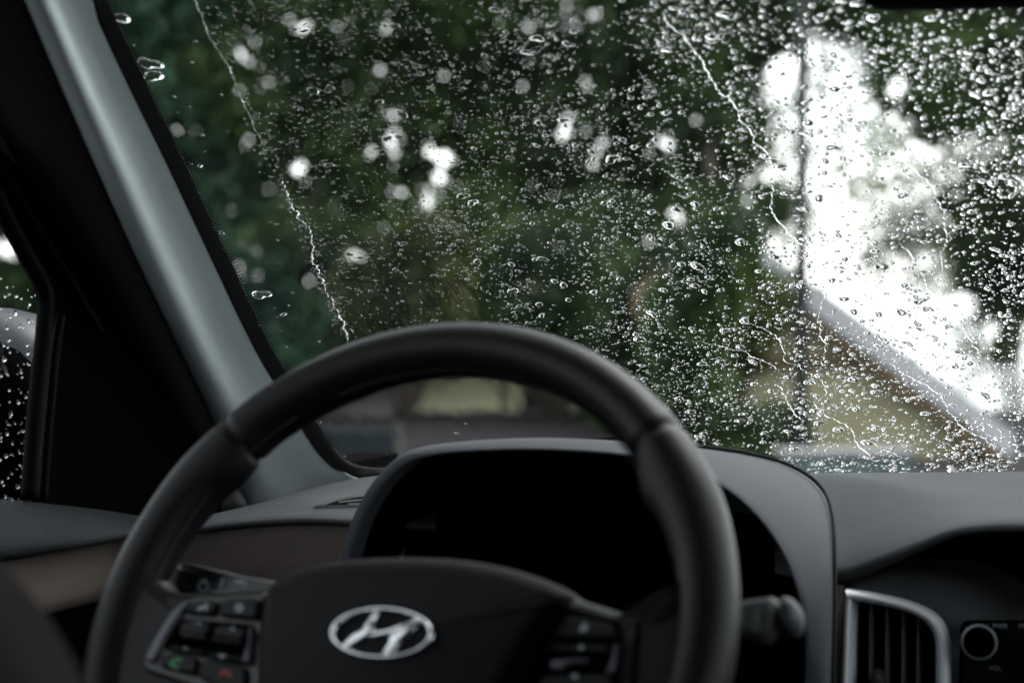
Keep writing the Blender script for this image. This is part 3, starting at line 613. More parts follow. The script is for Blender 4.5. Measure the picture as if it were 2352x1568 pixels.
mb = MB()
for sx in (-1, 1):
    for Y in (2.2, -.75):
        c = Vector((XC+sx*.74, Y, -EZ+.33)); ps = [c+Vector((0, .27*math.cos(t), .27*math.sin(t))) for t in np.linspace(0, 2*math.pi, 33)]
        w_ = MB(); w_.tube(ps, .07, 10, cap=False); w_.tube([c-Vector((.05, 0, 0)), c+Vector((.05, 0, 0))], .21, 24, 1); w_.build('wheel', [M_rubber, M_silver], car, smooth=True)

# ================================================================ WATER ON THE GLASS
def inpoly(x, y, P):
    c = False; n = len(P)
    for i in range(n):
        x1, y1 = P[i]; x2, y2 = P[(i+1) % n]
        if (y1 > y) != (y2 > y) and x < (x2-x1)*(y-y1)/(y2-y1)+x1: c = not c
    return c
def xz(p): q = PW(*p); return (q.x, q.z)
T6 = [(430, -60), (470, 60), (530, 170), (560, 240), (600, 330), (640, 410), (680, 490), (710, 560), (735, 640), (770, 710), (805, 790), (900, 870)]
film1 = [xz(p) for p in [(80, -200), (430, -100)]+T6+[(1450, 860), (1470, 1000), (1440, 1100), (700, 1110)]+[(640, 930), (500, 640), (400, 420), (300, 200), (200, 0)]]
film2 = [xz(p) for p in [(805, 790), (770, 700), (745, 640), (900, 655), (1000, 640), (1150, 690), (1120, 780), (1000, 760), (900, 790)]]
sweep = [xz(p) for p in T6]
HASH = {}
def free(x, z, r):
    cx_, cz_ = int(x/.006), int(z/.006); k = 2
    for i in range(cx_-k, cx_+k+1):
        for j in range(cz_-k, cz_+k+1):
            for (a, b, rr) in HASH.get((i, j), ()):
                if (a-x)**2+((b-z)*1.67)**2 < (rr+r)**2*.9: return False
    return True
def put(x, z, r): HASH.setdefault((int(x/.006), int(z/.006)), []).append((x, z, r))
def dropmesh(n, rings, prof, jit, sd):
    """unit drop: flat back at z=0, dome outwards, bulging towards -y (its lower end)"""
    r_ = random.Random(sd); ph = [r_.uniform(0, 6.28) for _ in range(3)]; v = []; f = []
    for k in range(rings+1):
        t = k/rings; rr = math.cos(t*math.pi/2)**.8 if k < rings else 0; h = math.sin(t*math.pi/2)**prof
        if k == rings: v.append((0, -.08, 1)); break
        for j in range(n):
            a = 2*math.pi*j/n; w_ = 1+jit*(math.sin(2*a+ph[0])*.6+math.sin(3*a+ph[1])*.4)
            v.append((rr*w_*math.cos(a), rr*w_*math.sin(a)*(1.0 if math.sin(a) < 0 else 1.0)-.08*t, h))
    for k in range(rings-1): f += [(k*n+j, k*n+(j+1) % n, (k+1)*n+(j+1) % n, (k+1)*n+j) for j in range(n)]
    L = (rings-1)*n; f += [(L+j, L+(j+1) % n, len(v)-1) for j in range(n)]
    f.append(tuple(range(n))[::-1]); return v, f
BIG = []
for sd in range(12):
    v, f = dropmesh(26, 8, .95, .12+.03*sd, sd); me = bpy.data.meshes.new('raindrop'); me.from_pydata(v, [], f); me.materials.append(M_water)
    me.polygons.foreach_set('use_smooth', [True]*(len(f)-1)+[False]); BIG.append(me)
OFF = .0012
def zone(x, z):
    """how wet this part of the glass is: (density, dome height factor, size factor)"""
    u, vv = proj(np.array([[x, WY(x, z), z]]))[0]
    if inpoly(x, z, film1): return .012, .30, 1.0
    if inpoly(x, z, film2): return .25, .22, .9
    t = min(1, max(0, (u-750)/750))
    den = min(1, max(.12, .62+1.1*mnz.noise(Vector((x*22, z*34, 0)))+.5*mnz.noise(Vector((x*70, z*90, 4)))))
    return den*(.75+.25*t), (.13 if t < .5 else .13)+.34*t**.9, .85+.28*t*(1+.8*mnz.noise(Vector((x*30, z*40, 9))))
# big drops as things of their own
drops = []
spots = [(1902, 780), (1895, 375), (1700, 560), (1925, 545), (1915, 210), (1910, 345), (1950, 280), (1880, 460), (1940, 600), (1840, 660), (2010, 580), (1790, 1065), (1880, 975), (1925, 990), (1840, 985), (1700, 970), (1990, 1020), (2260, 912), (280, 45), (343, 150), (352, 178), (600, 680), (1960, 875), (2010, 890), (1810, 870), (2320, 640), (1960, 720)]
for s_ in spots:
    x, z = xz(s_); r = random.uniform(.0026, .0042); 
    if s_[0] < 700: r = .0052
    drops.append((x, z, r)); put(x, z, r)
tries = 0
while len(drops) < 300 and tries < 20000:
    tries += 1
    x = random.uniform(-.68, .10); z = random.uniform(-.155, .21); d, hf, sf = zone(x, z)
    u, vv = proj(np.array([[x, WY(x, z), z]]))[0]
    if not (240 < u < 2380 and -30 < vv < 1090): continue
    if random.random() > d*min(1, max(.12, (u-500)/1300)): continue
    r = random.uniform(.0016, .0027)*(1.0 if random.random() < .7 else 1.45)
    if free(x, z, r): drops.append((x, z, r)); put(x, z, r)
for k, (x, z, r) in enumerate(drops):
    tx, tz, n = wframe(x, z); d, hf, sf = zone(x, z)
    o = bpy.data.objects.new('raindrop', random.choice(BIG)); COL.objects.link(o)
    a = random.gauss(-.15, .35); c, s_ = math.cos(a), math.sin(a); e1 = tx*c+tz*s_; e2 = n.cross(e1); el = random.uniform(.75, 1.05); wd = random.uniform(1.0, 1.45)
    M = Matrix((e1*r*wd, e2*r*el, n*r*max(.28, hf*1.2)*random.uniform(.8, 1.1))).transposed().to_4x4()
    M.translation = Vector((x, WY(x, z), z+EZ))+n*OFF
    o.matrix_world = M
    tag(o, 'large clear raindrop clinging to the windshield glass', 'raindrop', 'large raindrops on the windshield')

# water trails
def trail(pts, r, label, rough=.35, fn=PW, hf=.25, name='water_trail', ref=5, jit=.0014):
    P = [Vector(p) for p in catmull([tuple(fn(*p)) for p in pts], ref)]
    L = []; 
    for i in range(len(P)-1):
        m_ = max(1, int((P[i+1]-P[i]).length/.0012))
        L += [P[i].lerp(P[i+1], k/m_) for k in range(m_)]
    L.append(P[-1]); v = []; f = []; ns = 7; off = 0; wv = 1; r = r*.62
    rn = random.Random(len(pts)*7+int(pts[0][0]))
    for i, p in enumerate(L):
        tx, tz, n = wframe(p.x, p.z); t = (L[min(i+1, len(L)-1)]-L[max(i-1, 0)]).normalized(); s = n.cross(t).normalized()
        off = off*.86+rn.gauss(0, jit*.5); wv = wv*.7+.3*rn.uniform(1-rough*1.6, 1+rough*1.6); q_ = min(1, max(.05, .55+1.5*mnz.noise(Vector((i*.17, len(pts)*3.1, 2))))); rr = r*(.45+.55*q_)*(.6+.4*wv)*(1 if 3 < i < len(L)-4 else .3)
        c = Vector((p.x, WY(p.x, p.z), p.z))+s*off+n*OFF
        for j in range(ns):
            a = math.pi*j/(ns-1); v.append(c+s*(rr*math.cos(a))+n*(rr*hf*(.25+.9*q_)*math.sin(a)+.00003))
    for i in range(len(L)-1):
        for j in range(ns-1): f.append((i*ns+j, i*ns+j+1, (i+1)*ns+j+1, (i+1)*ns+j))
        f.append((i*ns, (i+1)*ns, (i+1)*ns+ns-1, i*ns+ns-1))
    f += [tuple(range(ns))[::-1], tuple((len(L)-1)*ns+j for j in range(ns))]
    o = O(name, v, f, M_water); recalc(o); tag(o, label, 'water trail')
    for p in L[::2]: put(p.x, p.z, r)
    return o
trail([(1520, 30), (1545, 65), (1590, 100), (1610, 140), (1640, 190), (1690, 250), (1702, 282), (1735, 322), (1762, 355), (1784, 395), (1778, 430), (1772, 470), (1790, 510), (1830, 555), (1865, 580), (1880, 640), (1890, 690), (1880, 730), (1882, 770), (1894, 800), (1886, 850)], .00105, 'long crooked water trail running down the glass from top middle to the dark post')
trail([(1886, 862), (1896, 905), (1872, 930), (1905, 962), (1950, 985), (1968, 1020), (2000, 1060)], .0010, 'lower water trail bending right over the ochre house wall to the dashboard')
trail([(2090, 380), (2120, 410), (2150, 450), (2165, 500), (2172, 560), (2160, 610), (2166, 660), (2172, 700), (2200, 750), (2235, 790), (2250, 850), (2262, 912)], .0009, 'rightmost long water trail ending in a dark hanging drop')
trail([(1600, 785), (1660, 800), (1720, 815), (1770, 840), (1800, 862)], .0009, 'short slanting water trail over the dark hedge, lower of two')
trail([(1700, 740), (1760, 760), (1800, 790), (1800, 825), (1850, 850), (1880, 890)], .0009, 'slanting water trail joining the long trail beside the post')
trail([(1780, 880), (1800, 905), (1815, 940), (1850, 970)], .0009, 'thin water trail left of the post foot')
trail([(2040, 838), (2095, 870), (2150, 905), (2185, 950), (2225, 990), (2285, 1035)], .0009, 'straight slanting water trail under the brown eave at the right')
trail([(1822, 100), (1830, 150), (1800, 178), (1785, 190), (1790, 222)], .0009, 'small hooked water trail near the top beside the bright sky')
trail([(1985, 1010), (2040, 1035), (2085, 1060)], .0007, 'fine straight water streak at the bottom above the dashboard')
trail([(2060, 560), (2105, 600), (2130, 660), (2150, 690), (2165, 720)], .0008, 'faint water trail crossing the white sky above the pale roof')
trail(T6[:5], .0006, 'upper straight water ridge left by the wiper near the pillar', hf=.13, rough=.7, jit=.0005)
trail(T6[5:11], .0013, 'ragged beaded water ridge left by the wiper above the steering wheel', rough=.8, hf=.17)
ridge = []
_rp = [Vector(p) for p in catmull([tuple(PW(*p)) for p in T6], 24)]
for k in range(420):
    q = random.random()**.45; p = _rp[int(20+q*(len(_rp)-50))]; x = p.x+random.gauss(0, .0022+.0012*q); z = p.z+random.gauss(0, .002); rr_ = random.uniform(.00025, .0008)
    ridge.append((x, z, rr_, random.uniform(.12, .4)))

# fine drops, all merged: nobody could count them
def drop_stuff(name, pts, label, cat, frame, surf):
    base = {}
    for q, (n, rg) in enumerate(((14, 5), (9, 3))):
        for sd in range(4):
            v, f = dropmesh(n, rg, .95, .18, 50+sd); base[(q, sd)] = (np.array(v), f)
    VV = []; LT = []; LI = []; k = 0
    for (x, z, r, hf) in pts:
        q = 0 if r > .0009 else 1; bv, bf = base[(q, random.randrange(4))]
        tx, tz, n = frame(x, z); a = random.gauss(-.15, .4); c, s_ = math.cos(a), math.sin(a); e1 = tx*c+tz*s_; e2 = n.cross(e1)
        wd = random.uniform(.9, 1.35); 
        if hf < .2: wd *= 1.5
        elif random.random() < .12: wd *= 1.8
        A_ = np.array([e1*r*wd, e2*r*random.uniform(.75, 1.1), n*r*hf*random.uniform(.8, 1.15)])
        P = np.array(surf(x, z)); VV.append(bv@A_+P+np.array(n)*OFF)
        for g in bf: LT.append(len(g)); LI.extend(i+k for i in g)
        k += len(bv)
    V = np.concatenate(VV); org = V.mean(0); V = V-org
    me = bpy.data.meshes.new(name); me.vertices.add(len(V)); me.vertices.foreach_set('co', V.astype(np.float32).ravel())
    me.loops.add(len(LI)); me.loops.foreach_set('vertex_index', np.array(LI, np.int32)); me.polygons.add(len(LT))
    LT = np.array(LT, np.int32); me.polygons.foreach_set('loop_start', np.concatenate([[0], np.cumsum(LT)[:-1]]).astype(np.int32)); me.polygons.foreach_set('loop_total', LT)
    me.polygons.foreach_set('use_smooth', LT < 6)
    me.materials.append(M_water); me.update(calc_edges=True); me.validate()
    o = bpy.data.objects.new(name, me); COL.objects.link(o); o.location = (org[0], org[1], org[2]+EZ); tag(o, label, cat, kind='stuff'); return o
small = []
for q in ridge:
    if free(q[0], q[1], q[2]*.5): small.append(q); put(*q[:3])
for cls, N in ((0, 17000), (1, 26000), (2, 60000)):
    for _ in range(N):
        x = random.uniform(-.73, .30); z = random.uniform(-.16, .29); d, hf, sf = zone(x, z)
        if random.random() > d*(1 if cls or x > -.33 else .35): continue
        r = [random.uniform(.0010, .0019), random.uniform(.00055, .0010), random.uniform(.00028, .00055)][cls]*sf
        if free(x, z, r): small.append((x, z, r, hf*[1, 1.1, 1.15][cls]*random.uniform(.9, 1.2))); put(x, z, r)
for _ in range(5000):
    x = random.uniform(.30, .64); z = random.uniform(-.16, .29); r = random.uniform(.0006, .0018)
    if free(x, z, r): small.append((x, z, r, .42)); put(x, z, r)
drop_stuff('fine_raindrops', small, 'fine raindrops sprinkled thickly over the whole windshield', 'raindrops', wframe, lambda x, z: (x, WY(x, z), z))
HASH.clear(); side = []
for _ in range(5200):
    y = random.uniform(.75, 1.5); z = random.uniform(-.19, .25); r = random.choice((.0006, .0008, .0012, .0018))*random.uniform(.7, 1.2)
    if y < 1.36-(z+.05)*1.39-.02 and free(y, z, r): side.append((y, z, r, .45)); put(y, z, r)
drop_stuff('side_window_raindrops', side, 'fine raindrops on the driver side window beyond the black door frame', 'raindrops',
           lambda a, b: (Vector((0, 1, 0)), Vector((0, 0, 1)), Vector((-1, 0, 0))), lambda a, b: (XD-.012, a, b))

# thin running water film beside the wiper sweep
from mathutils import noise as mn
def film(name, P, label, amp, sx_, sz_, step=.0016):
    xs = [p[0] for p in P]; zs = [p[1] for p in P]; X = np.arange(min(xs), max(xs), step); Z = np.arange(min(zs), max(zs), step)
    idx = {}; v = []; f = []; fr_ = []
    def vid(i, j):
        if (i, j) not in idx:
            x, z = X[i], Z[j]; tx, tz, n = wframe(x, z); p = Vector((x, WY(x, z), z))+n*.0006
            h = .0004+amp*(mn.noise(Vector((x*sx_, z*sz_, 1.3)))+.5*mn.noise(Vector((x*sx_*2.3, z*sz_*2.1, 7)))+.25*mn.noise(Vector((x*sx_*5, z*sz_*4, 3))))
            idx[(i, j)] = len(v); v.append(p); v.append(p+n*max(h, .00006))
        return idx[(i, j)]
    for i in range(len(X)-1):
        for j in range(len(Z)-1):
            if inpoly(X[i]+step/2, Z[j]+step/2, P):
                a, b, c, d = vid(i, j), vid(i+1, j), vid(i+1, j+1), vid(i, j+1); f.append((a, b, c, d)); f.append((a+1, d+1, c+1, b+1))
    o = O(name, v, f, M_water)
    return tag(o, label, 'water', kind='stuff')
film('water_film', film1, 'smooth running water film on the glass beside the pillar and above the instrument hood', .000035, 26, 20)
film('streaky_water_film', film2, 'streaky water film on the glass above the steering wheel rim', .00007, 110, 34)

# ================================================================ OUTSIDE
M_asph = mat('wet_asphalt', (.045, .042, .045), .9, spec=.04, var=(1.5, .25))
M_grass = mat('grass_green', (.02, .035, .012), .95, spec=.1, var=(3, .4))
M_ochre = mat('ochre_plaster', (.37, .345, .215), .85, var=(2, .12))
M_yellow = mat('yellow_plaster', (.85, .82, .54), .85, var=(1.5, .08))
M_base = mat('grey_plinth', (.26, .25, .25), .8, var=(3, .2))
M_brownw = mat('brown_board', (.11, .075, .035), .7, var=(6, .25))
M_pale = mat('pale_roofing', (.42, .42, .45), .4, spec=.5)
M_gate = mat('gate_blue_grey', (.012, .018, .021), .6, spec=.15)
M_pole = mat('pole_grey', (.030, .036, .030), .8, var=(8, .3))
M_bark = mat('bark', (.05, .04, .03), .9, var=(10, .4))
GZ = -EZ
mb = MB(); mb.add([(-300, -100, GZ), (300, -100, GZ), (300, 500, GZ), (-300, 500, GZ)], [(0, 1, 2, 3)]); tag(mb.build('ground', M_grass), kind='structure')
mb = MB(); mb.add([(-60, -12, GZ+.004), (40, -12, GZ+.004), (40, 21.6, GZ+.004), (-60, 21.6, GZ+.004)], [(0, 1, 2, 3)]); tag(mb.build('road', M_asph), kind='structure')

mb = MB(); mb.add([tuple(PD(x, 700, d_)*Vector((1, 1, 0))+Vector((0, 0, GZ+.008))) if 0 else (PD(x, 700, d_).x, PD(x, 700, d_).y, GZ+.008) for x, d_ in ((1900, 22), (4200, 22), (4200, 420), (1900, 420))], [(0, 1, 2, 3)])
tag(mb.build('wet_yard', mat('wet_concrete', (.45, .45, .46), .18, spec=.5, var=(.6, .1))), kind='structure')
RV = Vector((math.cos(PSI), math.sin(PSI), 0)); FV = Vector((-math.sin(PSI), math.cos(PSI), 0)); UZ = Vector((0, 0, 1))
def gp(x, D): p = PD(x, 700, D); return Vector((p.x, p.y, GZ))
def zy(y, D): return PD(1176, y, D).z
# yellow house behind the trees with a grey plinth
D = 21.5
def wallbox(mb, xa, xb, ya, yb, D, th, m=0):
    a, b = gp(xa, D), gp(xb, D); z0, z1 = (GZ if yb is None else zy(yb, D)), zy(ya, D)
    c = (a+b)/2+FV*(th/2); c.z = (z0+z1)/2; mb.box(c, ((b-a).length, th, z1-z0), m, (RV, FV, UZ))
yh = empty('yellow_house', gp(1150, D))
tag(yh, 'low yellow plastered house with grey base seen inside the top of the steering wheel', 'house')
mb = MB(); wallbox(mb, 918, 1420, 620, 944, D, 5); mb.build('wall', M_yellow, yh)
mb = MB(); wallbox(mb, 914, 1424, 944, None, D-.05, 5.1); mb.build('plinth', M_base, yh)
mb = MB(); wallbox(mb, 905, 1435, 612, 620, D-.2, 5.4); mb.build('roof', M_yellow, yh)
for xa, xb in ((1196, 1300),):
    mb = MB(); wallbox(mb, xa, xb, 700, 944, D-.09, .1); dr = mb.build('door', M_gate, yh)
    mb = MB(); wallbox(mb, xa+86, xa+90, 820, 850, D-.13, .05); mb.build('handle', M_silver, dr)
mb = MB(); wallbox(mb, 1150, 1158, 640, 944, D-.12, .08); mb.build('downpipe', M_pole, yh)
# gate on its left
D = 9.0
gt = empty('metal_gate', gp(800, D)); tag(gt, 'low dark blue grey metal gate standing left of the yellow house', 'gate')
mb = MB(); wallbox(mb, 500, 908, 990, 1270, D, .05); mb.build('panel', M_gate, gt)
for x in (490, 700, 906):
    mb = MB(); wallbox(mb, x, x+14, 978, None, D-.03, .10); mb.build('post', M_pole, gt)
D = 21.0
mb = MB(); wallbox(mb, 735, 905, 880, None, D, .25); tag(mb.build('garden_wall', M_base), 'pale grey garden wall behind the metal gate, half hidden by a bush', 'wall')
# ochre gabled house at the right
D = 16.0
oh = empty('ochre_house', gp(1830, D)); tag(oh, 'ochre gabled house with a pale roof edge and brown board at the right', 'house')
ap_ = (1700, 540); sl_ = (1010-700)/(2290-1870)
mb = MB()
def gable(xa, xb, dy, D, th, m=0):
    pts = [(xa, 2), (xa, 1), (ap_[0], 0), (xb, 1), (xb, 2)]; q = []
    for x, k in pts:
        p = gp(x, D); 
        if k == 2: p.z = GZ
        elif k == 0: p.z = zy(ap_[1]+dy, D)
        else: p.z = zy(ap_[1]+dy+abs(x-ap_[0])*sl_, D)
        q.append(p)
    v = q+[p+FV*th for p in q]; n = 5
    mb.add(v, [(0, 1, 2, 3, 4), (9, 8, 7, 6, 5)]+[(i, i+5, (i+1) % 5+5, (i+1) % 5) for i in range(5)], m)
gable(1560, 2215, 70, D, 6); mb.build('wall', M_ochre, oh)
def slope(mb, y0, y1, xa, xb, D, th, ml=1):
    for s_, xe in ((1, xb), (-1, xa)):
        q = []
        for x, dy in ((ap_[0], y0), (xe, y0), (xe, y1), (ap_[0], y1)):
            p = gp(x, D); p.z = zy(ap_[1]+dy+abs(x-ap_[0])*sl_, D); q.append(p)
        mb.add(q+[p+FV*th for p in q], [(0, 1, 2, 3), (7, 6, 5, 4), (0, 4, 5, 1), (1, 5, 6, 2), (2, 6, 7, 3), (3, 7, 4, 0)], 0 if s_ > 0 else ml)
mb = MB(); slope(mb, -12, 52, 1500, 2330, D-.22, 7); mb.build('roof', [M_pale, M_brownw], oh)
mb = MB(); slope(mb, 52.5, 88, 1510, 2320, D-.20, .19, 0); mb.build('barge_board', M_brownw, oh)
mb = MB(); wallbox(mb, 1640, 2110, 818, 842, D-.12, .11); mb.build('tie_beam', M_brownw, oh)
mb = MB(); wallbox(mb, 2212, 2226, 960, None, D-.3, .2); mb.build('veranda_post', M_brownw, oh)

# post / pole in front of it
D = 14.5
p0 = gp(1841, D); mb = MB(); mb.tube([p0, p0+UZ*3, p0+UZ*6.5], [.046, .044, .040], 14); tag(mb.build('utility_pole', M_pole, smooth=True), 'slim dark pole standing in front of the ochre house', 'pole')
# low teal painted wall, its coping just above the dashboard edge
D = 13.0
M_teal = mat('teal_paint', (.075, .11, .115), .6, spec=.3, var=(5, .3))
lw = empty('low_wall', gp(1950, D)); tag(lw, 'low teal grey painted wall at the foot of the ochre house', 'wall')
mb = MB(); wallbox(mb, 1800, 2100, 1046, None, D, .22); mb.build('masonry', M_teal, lw)
mb = MB(); wallbox(mb, 1794, 2106, 1036, 1046, D-.03, .28); mb.build('coping', M_base, lw)

# ---- trees
GAPS = [(1150, 50, 12), (1215, 60, 15), (1300, 45, 12), (1330, 28, 18), (1355, 40, 14), (1098, 168, 14), (1350, 200, 11), (1310, 268, 12), (1292, 300, 11), (1372, 355, 12), (1365, 375, 10),
        (1600, 275, 13), (1610, 305, 10), (1520, 325, 15), (1540, 332, 12), (1545, 490, 18), (1562, 508, 14), (1490, 545, 12), (900, 325, 18), (905, 352, 16), (905, 300, 11), (845, 355, 11), (984, 350, 12), (1025, 352, 16),
        (1015, 385, 13), (1000, 402, 11), (915, 440, 9), (722, 434, 12), (985, 472, 15), (815, 585, 18), (698, 260, 13), (722, 235, 10), (598, 170, 12), (572, 205, 11), (553, 128, 16), (568, 140, 13), (905, 265, 11), (1065, 270, 9),
        (545, 297, 11), (572, 315, 9), (700, 380, 9), (662, 355, 8), (545, 610, 14), (560, 640, 12), (596, 632, 10), (710, 640, 8), (1045, 430, 11), (985, 430, 8), (1665, 388, 10), (1692, 430, 8), (870, 165, 7), (680, 70, 8), (450, 300, 8), (340, 170, 12), (410, 300, 8),
        (590, 575, 12), (1300, 560, 6), (1640, 150, 7), (1230, 520, 6), (1600, 640, 9), (1310, 300, 9), (1345, 305, 8), (770, 60, 6), (1710, 540, 10), (1700, 480, 9)]
GAPS += [(2240, 365, 44), (2315, 345, 44), (2200, 420, 40), (2345, 420, 26), (2060, 200, 24), (2300, 800, 50), (2340, 860, 50), (1205, 640, 30), (1225, 655, 26), (1045, 660, 22), (1060, 690, 22), (1300, 700, 16), (990, 690, 14), (1080, 860, 20)]
GAPS += [(1800, 160, 34), (1830, 190, 26), (1810, 280, 24), (1900, 150, 60), (1940, 240, 70), (1960, 340, 75), (1930, 430, 80), (1960, 540, 70), (2100, 600, 90), (1990, 690, 60), (1780, 560, 28), (1770, 590, 28), (1900, 620, 60),
         (2110, 470, 45), (2200, 360, 26), (2235, 325, 24), (2290, 340, 22), (2180, 420, 30), (2250, 790, 40), (2300, 780, 40), (2350, 760, 40), (2200, 860, 50), (2290, 880, 26), (2335, 930, 40), (2140, 720, 60), (2215, 700, 30), (2100, 540, 50), (2160, 520, 35), (2140, 640, 60)]
_g = random.Random(5)
GAPS = [(x, y, g*.43 if x < 1735 and g < 21 else g) for x, y, g in GAPS]
GAPS += [(x+_g.uniform(-26, 26), y+_g.uniform(-26, 26), _g.uniform(3, 5.5)) for x, y, g in GAPS[:60] for _ in range(3) if _g.random() < .6]
GAPS += [(_g.uniform(500, 1740), _g.uniform(0, 560), _g.uniform(2.5, 4.5)) for _ in range(60)]
GA = np.array(GAPS, float)
def leaves(N, blobs, rs, size):
    """blobs: (photo x, photo y, radius px, depth m, depth spread) -> leaf quads"""
    w_ = np.array([b[2]**2*b[3]**2 for b in blobs], float); w_ /= w_.sum(); pick = rs.choice(len(blobs), N, p=w_)
    B_ = np.array(blobs, float)[pick]
    d = rs.normal(size=(N, 3)); d /= np.linalg.norm(d, axis=1)[:, None]; rad = rs.random(N)**.42
    # clumping
    Rr = B_[:, 2]/F*B_[:, 3]
    ctr_ = np.array([tuple(PD(b[0], b[1], b[3])) for b in blobs])[pick]
    P = ctr_+(d*rad[:, None])*Rr[:, None]*np.array([1, 1, 1])
    nc = 60*len(blobs); cl = P[rs.choice(N, nc)]
    near = rs.integers(0, nc, N); 
    P = P+rs.normal(size=(N, 3))*.06
    q = proj(P); keep = np.ones(N, bool); lp = size*F/blobs[0][3]*.55*(.4+.6*rs.random(N))
    for gx, gy, gr in (GA[::0+1] if not NOGAP[0] else GA[:0]): keep &= (q[:, 0]-gx)**2+(q[:, 1]-gy)**2 > (gr*(1 if gr < 21 else .62+.42*rs.random(N))+lp)**2
    keep &= P[:, 2] > GZ
    return P[keep]
def leafmesh(P, size, rs):
    N = len(P); a = rs.normal(size=(N, 3)); a /= np.linalg.norm(a, axis=1)[:, None]; b = rs.normal(size=(N, 3)); b -= a*(a*b).sum(1)[:, None]; b /= np.linalg.norm(b, axis=1)[:, None]
    s = (size*(.6+.8*rs.random(N)))[:, None]
    nrm = np.cross(a, b)
    V = np.stack([P-a*s, P+b*s*.42+nrm*s*.12, P+a*s, P-b*s*.42+nrm*s*.12], 1).reshape(-1, 3)
    return V
def quads(name, V, m, parent):
    org = np.array(ORG[parent.name]); V = V-org
    N = len(V)//4; me = bpy.data.meshes.new(name); me.vertices.add(len(V)); me.vertices.foreach_set('co', V.astype(np.float32).ravel()); me.loops.add(N*4); me.loops.foreach_set('vertex_index', np.arange(N*4, dtype=np.int32))
    me.polygons.add(N); me.polygons.foreach_set('loop_start', np.arange(0, N*4, 4, dtype=np.int32)); me.polygons.foreach_set('loop_total', np.full(N, 4, np.int32)); me.materials.append(m); me.update(calc_edges=True); me.validate()
    o = bpy.data.objects.new(name, me); COL.objects.link(o); o.parent = parent; ORG[o.name] = Vector(org); return o
def leafmat(name, c1, c2, sc_=.9):
    m = bpy.data.materials.new(name); m.use_nodes = True; n = m.node_tree; b = n.nodes['Principled BSDF']; b.inputs['Roughness'].default_value = .6; b.inputs['Specular IOR Level'].default_value = .25
    tc = n.nodes.new('ShaderNodeTexCoord'); t = n.nodes.new('ShaderNodeTexNoise'); t.inputs['Scale'].default_value = sc_; t.inputs['Detail'].default_value = 3
    cr = n.nodes.new('ShaderNodeValToRGB'); cr.color_ramp.elements[0].position = .38; cr.color_ramp.elements[1].position = .64; cr.color_ramp.elements[0].color = (*c1, 1); cr.color_ramp.elements[1].color = (*c2, 1)
    n.links.new(tc.outputs['Object'], t.inputs[0]); n.links.new(t.outputs[0], cr.inputs[0]); n.links.new(cr.outputs[0], b.inputs['Base Color'])
    tr = n.nodes.new('ShaderNodeBsdfTranslucent'); mx = n.nodes.new('ShaderNodeMixShader'); mx.inputs[0].default_value = .25; n.links.new(cr.outputs[0], tr.inputs[0])
    n.links.new(b.outputs[0], mx.inputs[1]); n.links.new(tr.outputs[0], mx.inputs[2]); n.links.new(mx.outputs[0], n.nodes['Material Output'].inputs[0]); return m
LM = [leafmat('leaf_dark', (.018, .034, .016), (.070, .115, .038)), leafmat('leaf_mid', (.021, .042, .018), (.098, .16, .042)), leafmat('leaf_olive', (.028, .040, .015), (.105, .125, .034)), leafmat('leaf_blue', (.022, .050, .032), (.055, .125, .07))]
NOGAP = [False]
def tree(label, blobs, N, lm, tx_, D, size=.095, name='broadleaf_tree', cat='tree', group=None, trunk=True, high=None):
    rs = np.random.default_rng(int(abs(tx_))+N); N = int(N*1.5)
    b0 = gp(tx_, D); e = empty(name, b0); tag(e, label, cat, group)
    if trunk:
        mb = MB(); top = max(zy(b[1], b[3]) for b in blobs); mid_ = b0+Vector((rs.normal()*.2, rs.normal()*.2, (top-GZ)*.45))
        mb.tube([b0, b0.lerp(mid_, .5)+RV*.1, mid_, Vector((b0.x, b0.y, top))], [.24, .19, .15, .05], 10)
        for b in blobs[:7]: c = PD(b[0], b[1], b[3]); st_ = b0.lerp(Vector((b0.x, b0.y, top)), .35+.3*rs.random()); mb.tube([st_, st_.lerp(c, .55)+UZ*.2, c], [.10, .06, .02], 7)
        # limbs keep clear of the open gaps: drop segments is not needed, they sit inside the crown
        mb.build('trunk', M_bark, e, smooth=True)
    else:
        mb = MB()
        for b in blobs: c = PD(b[0], b[1], b[3]); mb.tube([b0, b0.lerp(c, .6), c], [.05, .03, .01], 6)
        mb.build('stems', M_bark, e, smooth=True)
    V = leafmesh(leaves(N, blobs, rs, size), size, rs)
    if high: V = np.concatenate([V, leafmesh(leaves(int(N*.22), high, rs, .3), .30, rs)])
    quads('crown', V, LM[lm], e); return e
# tall tree mass: from off frame left to the bright sky
tree('dark tree filling the view just right of the car pillar', [(350, 50, 330, 27, 1), (330, 430, 300, 26, 1), (400, -300, 350, 28, 1), (200, 250, 300, 27, 1), (380, 700, 240, 25, 1), (150, -50, 300, 27, 1)], 26000, 3, 330, 27, high=[(350, -900, 430, 27, 1), (390, -1500, 420, 27, 1), (320, -600, 330, 27, 1)])
tree('broad dark green tree behind the wiper water ridge', [(750, 60, 320, 27, 1), (740, 380, 300, 27, 1), (780, -330, 360, 28, 1), (700, 700, 230, 25, 1), (560, 250, 200, 26, 1)], 26000, 0, 740, 28, high=[(760, -900, 430, 27, 1), (800, -1500, 420, 27, 1), (730, -600, 330, 27, 1)])
tree('tall green tree above the left half of the steering wheel', [(1120, 0, 330, 28, 1), (1080, 330, 300, 28, 1), (1150, -360, 360, 29, 1), (1000, 620, 200, 26, 1), (1130, 560, 200, 27, 1)], 27000, 1, 1090, 29, high=[(1120, -900, 430, 28, 1), (1160, -1500, 420, 28, 1), (1090, -600, 330, 28, 1)])
